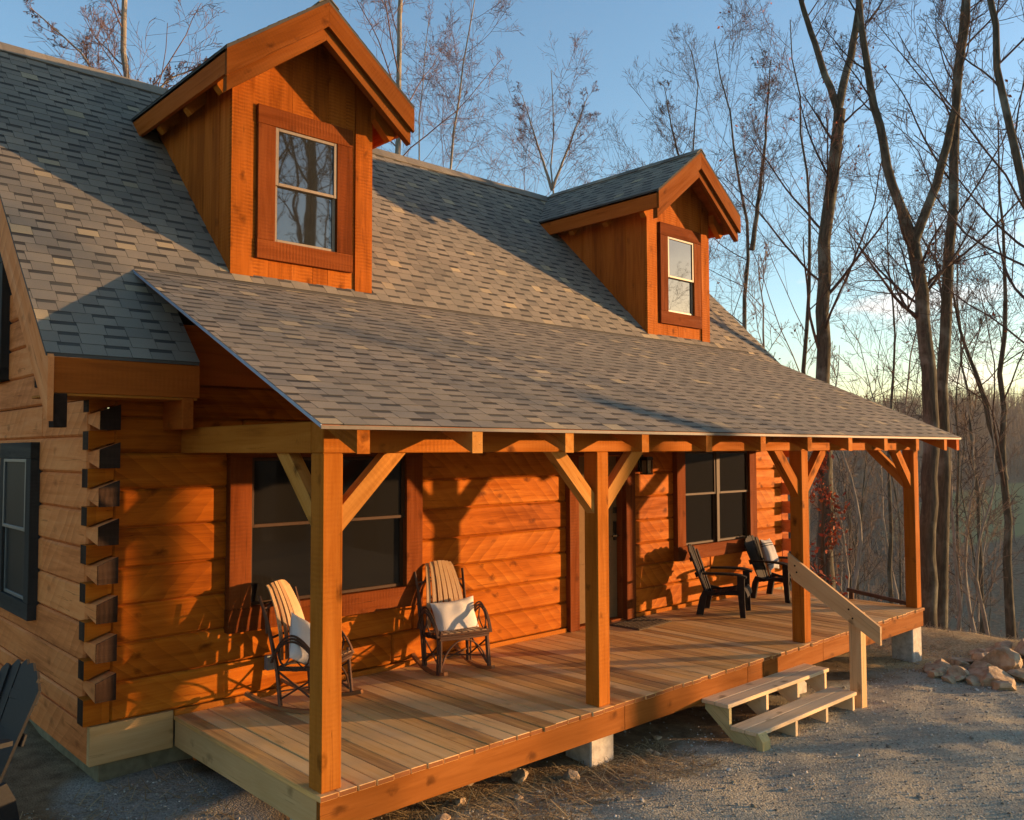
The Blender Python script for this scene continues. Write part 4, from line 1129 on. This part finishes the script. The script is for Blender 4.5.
def spawn(rg, P, Rr, Ln, k, s0, s1, lenf, ang, npt, ratio, up, wob, rmin, taper=.3):
    N, n, _ = P.shape
    s = (np.arange(k)[None]+rg.uniform(0, 1, (N, k)))/k; s = s0+(s1-s0)*s
    f = s*(n-1); i = np.minimum(f.astype(int), n-2); fr = (f-i)[..., None]; r_ = np.arange(N)[:, None]
    p = P[r_, i]*(1-fr)+P[r_, i+1]*fr; t = P[r_, i+1]-P[r_, i]; t /= np.linalg.norm(t, axis=2, keepdims=True)+1e-9
    rr = Rr[r_, i]*(1-fr[..., 0])+Rr[r_, i+1]*fr[..., 0]
    L = Ln[:, None]*lenf*(1.12-.75*(s-s0)/(1.0001-s0))*rg.uniform(.6, 1.25, s.shape)
    q = rg.normal(size=t.shape); q -= t*(q*t).sum(2, keepdims=True); q /= np.linalg.norm(q, axis=2, keepdims=True)+1e-9
    a = np.radians(rg.uniform(ang[0], ang[1], s.shape))[..., None]
    d = t*np.cos(a)+q*np.sin(a)
    r0 = np.maximum(np.minimum(rr*ratio*rg.uniform(.75, 1.1, s.shape), rr*.85), rmin)
    p = p.reshape(-1, 3); d = d.reshape(-1, 3); L = L.reshape(-1); r0 = r0.reshape(-1); C = [p]
    for j in range(npt-1):
        d = d+wob*rg.normal(size=d.shape)+np.array([0, 0, up]); d /= np.linalg.norm(d, axis=1, keepdims=True); p = p+d*(L/(npt-1))[:, None]; C.append(p)
    R2 = r0[:, None]*np.linspace(1, taper, npt)[None]; R2 = np.maximum(R2, rmin*.8)
    return np.stack(C, 1), R2, L
def tree_meshes(seed, stems, k=(12, 6, 5, 3), lens=(.36, .5, .5, .5), s0=.3, ang=(28, 62), up=.07, rmin=.0046, bark='bark', twig='twig', leaves=0, ratio=.30, wob=.16, limb_bark=True):
    """stems: list of (path, r0, r1); first is the trunk"""
    rg = np.random.default_rng(seed)
    tp = []; cp = []; lv = []
    ends = []
    for st_i, (path, r0, r1, bs) in enumerate(stems):
        Q = resample(path, 18); H = np.linalg.norm(Q[-1]-Q[0]); j = rg.normal(size=Q.shape)*.006*H*.35; j[0] = 0; j[:, 2] = 0; Q = Q+j
        rad_ = r0+(r1-r0)*np.linspace(0, 1, 18)**.85
        if st_i == 0: rad_[0] *= 1.35; rad_[1] *= 1.1
        tp.append(tubes(Q[None], rad_[None], 12))
        P, Rr, Ln = Q[None], rad_[None], np.array([H])
        P, Rr, Ln = spawn(rg, P, Rr, Ln, k[0], bs, .99, lens[0], ang, 9, ratio, up, wob*.6, rmin*1.6)
        (tp if limb_bark and False else cp).append(tubes(P, Rr, 6))
        for lv_i in range(1, len(k)):
            last = lv_i == len(k)-1
            P, Rr, Ln = spawn(rg, P, Rr, Ln, k[lv_i], .18, .98, lens[lv_i], (25, 60), 4 if last else 6, .55, up*.7, wob, rmin)
            cp.append(tubes(P, Rr, 3 if lv_i > 1 else 4))
        ends.append(P[:, -1])
    tm = fast_mesh('trunk', tp, bark); cm = fast_mesh('crown', cp, twig)
    lm = None
    if leaves:
        E_ = np.concatenate(ends); E_ = E_[rg.integers(0, len(E_), leaves)]+rg.normal(size=(leaves, 3))*.08
        lm = leaf_mesh(rg, E_)
    return tm, cm, lm
def leaf_mesh(rg, E_, size=.05):
    n = len(E_)
    a = rg.normal(size=(n, 3)); a /= np.linalg.norm(a, axis=1, keepdims=True); b = np.cross(a, rg.normal(size=(n, 3))); b /= np.linalg.norm(b, axis=1, keepdims=True)
    s = size*rg.uniform(.6, 1.4, (n, 1)); V = np.stack([E_-a*s, E_+b*s*.55, E_+a*s, E_-b*s*.55], 1).reshape(-1, 3)
    mb = MB(); mb.raw(V, [[4*i, 4*i+1, 4*i+2, 4*i+3] for i in range(n)], V, np.repeat(rg.uniform(0, 1, n), 4)); o = mb.build('leaves', 'dry_leaf'); me = o.data; bpy.data.objects.remove(o); return me
def add_tree(label, base, meshes, rz=0, sc=1., group=None, name='bare_tree', offset=True):
    t = thing(name, label, 'tree', base, rz, group); t.scale = (sc,)*3
    for nm, me in zip(('trunk', 'crown', 'leaves'), meshes):
        if me is None: continue
        o = bpy.data.objects.new(nm, me); COL.objects.link(o); o.parent = t
    return t
def px_tree(label, D, stems, seed, group='bare trees standing around the cabin', **kw):
    """stems given as pixel tracks in the photograph at horizontal distance D (metres); base dropped to the ground"""
    S = []
    base = None
    for i, (tr, r0, r1, bs) in enumerate(stems):
        W_ = []
        for k, q in enumerate(tr):
            dd = q[2] if len(q) > 2 else D
            W_.append(at(q[0], q[1], dd))
        if i == 0:
            gz = float(ground_z(W_[0][0], W_[0][1])); W_[0] = np.array([W_[0][0], W_[0][1], gz-.15]); base = np.array([W_[0][0], W_[0][1], gz])
        S.append((np.array(W_)-base, r0, r1, bs))
    ms = tree_meshes(seed, S, **kw)
    return add_tree(label, tuple(base), ms, group=group)
K_BIG = dict(k=(11, 6, 6, 4), lens=(.27, .52, .55, .62), rmin=.0042, ratio=.27, wob=.13)
px_tree('tall dark forked tree just right of the porch, splitting into a wide Y', 19.5, [([(926, 650), (929, 520), (931, 400), (922, 300), (914, 243)], .185, .13, .8), ([(914, 243), (893, 190), (876, 120), (864, 50), (848, -90)], .11, .045, .35), ([(914, 243), (937, 185), (955, 110), (966, 20), (975, -100)], .10, .045, .35)], 21, **K_BIG)
px_tree('straight dark trunk standing close against the forked tree by the porch', 20.5, [([(940, 660), (943, 480), (944, 330), (948, 200), (958, 100), (970, -60)], .165, .07, .45)], 22, **K_BIG)
px_tree('big bare oak behind the right end of the porch roof with two long upper limbs', 23, [([(828, 640), (825, 480), (822, 330), (828, 200), (838, 110)], .21, .14, .55), ([(838, 110), (820, 60), (800, 0), (780, -80)], .10, .04, .25), ([(838, 110), (852, 50), (862, -10), (866, -120)], .11, .045, .25)], 23, **K_BIG)
px_tree('reddish bare tree left of the big oak, seen above the porch roof', 25, [([(806, 640), (805, 480), (804, 350), (812, 250), (800, 120), (790, 20)], .11, .012, .35)], 24, k=(12, 7, 6, 4), lens=(.32, .5, .55, .62), twig='twig_pink', leaves=150)
px_tree('slim bare tree rising just behind the right dormer', 27, [([(748, 600), (742, 350), (752, 250), (730, 120), (716, 40)], .14, .012, .45), ([(752, 250), (765, 150), (770, 60)], .08, .012, .2)], 25, k=(12, 7, 6, 4), lens=(.34, .5, .55, .62))
px_tree('thin bare tree directly behind the right dormer gable', 30, [([(700, 600), (705, 350), (690, 200), (697, 120), (692, 50)], .12, .012, .45), ([(690, 200), (672, 130), (664, 85)], .06, .01, .2)], 26, k=(12, 7, 6, 4), lens=(.34, .5, .55, .62))
px_tree('bare tree by the right photo edge with a crooked double trunk', 24, [([(1012, 640), (1005, 480), (1000, 380), (1006, 280), (1001, 200), (998, 120)], .14, .014, .4), ([(1005, 480), (985, 400), (960, 330), (945, 250)], .09, .012, .3)], 27, k=(12, 7, 6, 4), lens=(.33, .5, .55, .62), leaves=90)
px_tree('tall tree leaning in from the right photo edge above the valley', 18, [([(1075, 700), (1055, 450), (1040, 250), (1012, 140), (992, 40), (985, -60)], .13, .05, .4)], 28, k=(12, 7, 5, 4), lens=(.30, .5, .5, .5))
px_tree('small wide crowned tree on the skyline between the two dormers', 30, [([(556, 420), (554, 300), (552, 190), (556, 120), (552, 70)], .12, .012, .42), ([(552, 190), (536, 140), (522, 95)], .06, .01, .2), ([(552, 190), (575, 130), (588, 95)], .06, .01, .2)], 29, k=(10, 7, 5, 4), lens=(.40, .52, .55, .7), rmin=.0048, twig='twig_pink', bark='bark_gray')
px_tree('straight tree with pink twigs rising right behind the left dormer roof', 22, [([(398, 420), (398, 260), (397, 150), (399, 60), (403, -60)], .13, .05, .5)], 30, k=(13, 7, 6, 4), lens=(.27, .5, .55, .65), twig='twig_pink', bark='bark_gray')
px_tree('slender tree leaning right on the skyline near the left dormer', 25, [([(436, 420), (444, 260), (450, 160), (462, 70), (474, 0)], .10, .014, .5)], 31, k=(13, 7, 6, 4), lens=(.27, .5, .55, .65), twig='twig_pink', bark='bark_gray')
px_tree('pinkish trunk above the main ridge at the upper left corner', 19, [([(128, 300), (127, 150), (125, 60), (126, -60)], .10, .05, .5), ([(127, 150), (165, 80), (205, 65)], .045, .01, .2), ([(127, 150), (85, 55), (30, 8)], .04, .01, .2)], 32, k=(12, 7, 6, 4), lens=(.25, .5, .55, .65), twig='twig_pink', bark='bark_gray')
px_tree('slight tree between the leaning tree and the left dormer on the skyline', 29, [([(412, 420), (415, 260), (418, 150), (425, 60), (430, 20)], .08, .01, .5)], 33, k=(12, 6, 5, 4), lens=(.25, .5, .5, .5), twig='twig_pink', bark='bark_gray')
px_tree('slim tree seen through the oak crown above the porch roof end', 31, [([(890, 640), (888, 400), (900, 330), (884, 250), (893, 170)], .10, .01, .45)], 34, k=(12, 6, 5, 4), lens=(.3, .5, .5, .5))
px_tree('thin tree with spreading crown between the forked tree and right photo edge', 33, [([(985, 640), (975, 470), (965, 370), (955, 290), (962, 200)], .10, .01, .45)], 35, k=(12, 6, 5, 4), lens=(.32, .5, .5, .5))
px_tree('low ivy draped tree with red leaves seen through the porch between two posts', 19, [([(828, 650), (824, 590), (822, 540), (824, 490), (820, 445)], .09, .012, .15)], 36, k=(16, 6, 5, 3), lens=(.16, .5, .5, .5), leaves=700)

# young trees down the wooded slope: shared meshes, each copy its own tree
variants = []
for v in range(7):
    rg = np.random.default_rng(100+v); H = [11, 13, 15, 12, 16, 10, 14][v]
    path = [(0, 0, -.3)]+[(rg.normal()*.05*H*t, rg.normal()*.05*H*t, H*t) for t in (.25, .5, .75, 1.)]
    variants.append(tree_meshes(200+v, [(np.array(path), .055+.008*v, .008, .35)], k=(12, 6, 5), lens=(.20, .5, .5), rmin=.007, bark='bark_gray' if v % 2 else 'bark', twig='far_wood' if v % 3 else 'twig', leaves=60 if v == 2 else 0))
rg = np.random.default_rng(77); placed = []; n = 0; tries = 0
while n < 72 and tries < 6000:
    tries += 1
    px = rg.uniform(670, 1050); D = rg.uniform(21, 70)
    if px > 930 and rg.random() < .72: continue
    p = at(px, 447, D)
    if p[0] < 12.2: continue
    if any((p[0]-a)**2+(p[1]-b)**2 < 1.6 for a, b in placed): continue
    placed.append((p[0], p[1])); v = rg.integers(7); gz = float(ground_z(p[0], p[1]))
    # keep the sky gap: tops stay near the skyline
    Hm = [11, 13, 15, 12, 16, 10, 14][v]; sc = float(np.clip((2.14+D*math.tan(math.atan((447-rg.choice([-30, 40, 70, 110, 180], p=[.2, .3, .25, .17, .08])-rg.uniform(0, 60)-387+0)/860*-1+0)) if False else 2.14+D*(rg.choice([-40, 20, 60, 110, 190], p=[.2, .3, .27, .16, .07])+rg.uniform(0, 50))/860-gz)/Hm, .35, 1.15))
    add_tree('slim bare tree on the wooded slope dropping away behind the porch', (p[0], p[1], gz), variants[v], rg.uniform(0, 6.28), sc, 'bare trees on the slope behind the porch'); n += 1
# trees behind the photographer (seen mirrored in the dormer windows)
for i, (az, D, v, sc) in enumerate([(146, 24, 4, 1.2), (152, 27, 6, 1.3), (158, 23, 2, 1.15), (149, 33, 1, 1.3), (163, 30, 4, 1.25), (141, 36, 6, 1.2), (155, 38, 3, 1.4), (168, 26, 6, 1.1), (144, 29, 0, 1.5), (150, 22, 5, 1.4), (154, 33, 1, 1.4), (160, 36, 3, 1.3), (147, 41, 2, 1.5), (139, 30, 2, 1.0)]):
    x = 1.5+D*math.sin(rad(az)); y = 2.8+D*math.cos(rad(az))
    add_tree('bare tree across the yard facing the cabin front', (x, y, float(ground_z(x, y))), variants[v], i*1.3, sc, 'bare trees across the yard')

# unseen tree toward the low sun, cut short to spare the roof; its shadow falls across the left end of the porch
x, y = -.30+20*.8372, 2.255-20*.5471
gz = float(ground_z(x, y))
add_tree('unseen tree toward the sun, cut short to keep its shadow off the roof', (x, y, gz), tree_meshes(300, [(np.array([(0, 0, -.3), (.05, .02, 1.8), (-.04, .03, 3.4), (.03, 0, 5), (0, .05, 3.75-gz)]), .17, .11, .5)], k=(5, 4, 3), lens=(.12, .5, .5), rmin=.008), 0, 1., 'bare trees across the yard')
big = tree_meshes(310, [(np.array([(0, 0, -.3), (.1, .1, 5), (-.1, .15, 10), (.15, 0, 15), (.1, .2, 21)]), .34, .05, .35)], k=(14, 7, 6), lens=(.26, .5, .5), rmin=.014)
for az, D, rz in ((150.2, 19, 0), (153.5, 21, 2), (147, 24, 4), (157, 20, 1)):
    x = 1.5+D*math.sin(rad(az)); y = 2.8+D*math.cos(rad(az))
    add_tree('bare tree across the yard facing the cabin front', (x, y, float(ground_z(x, y))), big, rz, 1., 'bare trees across the yard')
# a row of slender trees down the slope toward the sun, thinning the light on the left half of the roof
for i, (off, D) in enumerate(((.2, 33), (1.1, 38), (1.9, 31), (2.5, 41), (-.7, 36))):
    x = off*.5471+D*.8372; y = off*.8372-D*.5471; gz = float(ground_z(x, y)); rise = 4.6 if off < 1.5 else 11.5; top = 2.3+D*math.tan(rad(4))+rise
    path = [np.array((random.uniform(-.15, .15), random.uniform(-.15, .15), (top-gz)*q)) for q in (-.02, .25, .5, .75, 1)]
    add_tree('slender bare tree on the sunny slope below the yard', (x, y, gz), tree_meshes(320+i, [(np.array(path), .10, .015, 1-(rise-.2)/(top-gz))], k=(16, 7, 6, 4), lens=(.17, .5, .55, .6), rmin=.0065), 0, 1., 'slender trees below the yard')
# far woods on the opposite hillside: one mass
def far_woods():
    rg = np.random.default_rng(9); P = []; R_l = []; B = []; BR = []
    n = 0
    while n < 6500:
        px = rg.uniform(540, 1100); D = 120+420*rg.uniform(0, 1)**.75
        p = at(px, 447, D); x, y = p[0], p[1]
        if ((x-FIELD[0])/FIELD[2])**2+((y-FIELD[1])/FIELD[3])**2 < 1.05: continue
        if px > 925 and D < 200 and rg.random() < .93: continue
        z = float(ground_z(x, y)); H = rg.uniform(6, 11)
        b = np.array([x, y, z]); t = np.array([rg.normal()*.4, rg.normal()*.4, H]); s = np.linspace(0, 1, 4)[:, None]
        P.append(b+t*s); R_l.append(np.linspace(.11, .03, 4)*rg.uniform(.7, 1.3))
        for _ in range(15):
            u = rg.uniform(.35, .97); a = rg.uniform(0, 6.28); l = H*rg.uniform(.10, .26)*(1.15-u*.7); q = b+t*u; d = np.array([math.cos(a)*.75, math.sin(a)*.75, rg.uniform(.5, 1.1)])*l
            B.append(np.stack([q, q+d*.5+rg.normal(size=3)*.1*l, q+d])); BR.append(np.array([.045, .04, .03])*rg.uniform(.8, 1.3))
        n += 1
    me = fast_mesh('distant_woods', [tubes(np.array(P), np.array(R_l), 4), tubes(np.array(B), np.array(BR), 3)], 'far_wood')
    o = bpy.data.objects.new('distant_woods', me); COL.objects.link(o); tag(o, 'leafless brown woods covering the far valley side', 'woods', kind='stuff')
far_woods()

# ------------------------------------------------------------------ valley haze
HAZE = 0.0002
def haze():
    me = bpy.data.meshes.new('haze'); lo = (LIM[0]-3, LIM[1]-3, LIM[2]-1.5); hi = (LIM[3]+3, LIM[4]+3, LIM[5]+16)
    V = [(x, y, z) for x in (lo[0], hi[0]) for y in (lo[1], hi[1]) for z in (lo[2], hi[2])]
    me.from_pydata(V, [], [(0, 1, 3, 2), (4, 6, 7, 5), (0, 4, 5, 1), (2, 3, 7, 6), (0, 2, 6, 4), (1, 5, 7, 3)])
    m = bpy.data.materials.new('haze'); m.use_nodes = True; nt = m.node_tree; nt.nodes.clear()
    o = nt.nodes.new('ShaderNodeOutputMaterial'); v = nt.nodes.new('ShaderNodeVolumePrincipled')
    v.inputs['Color'].default_value = (.92, .86, .78, 1); v.inputs['Density'].default_value = HAZE; v.inputs['Anisotropy'].default_value = .2
    nt.links.new(v.outputs[0], o.inputs['Volume']); me.materials.append(m)
    ob = bpy.data.objects.new('haze', me); COL.objects.link(ob); tag(ob, 'thin evening haze over the valley', 'haze', kind='stuff')
if HAZE: haze()
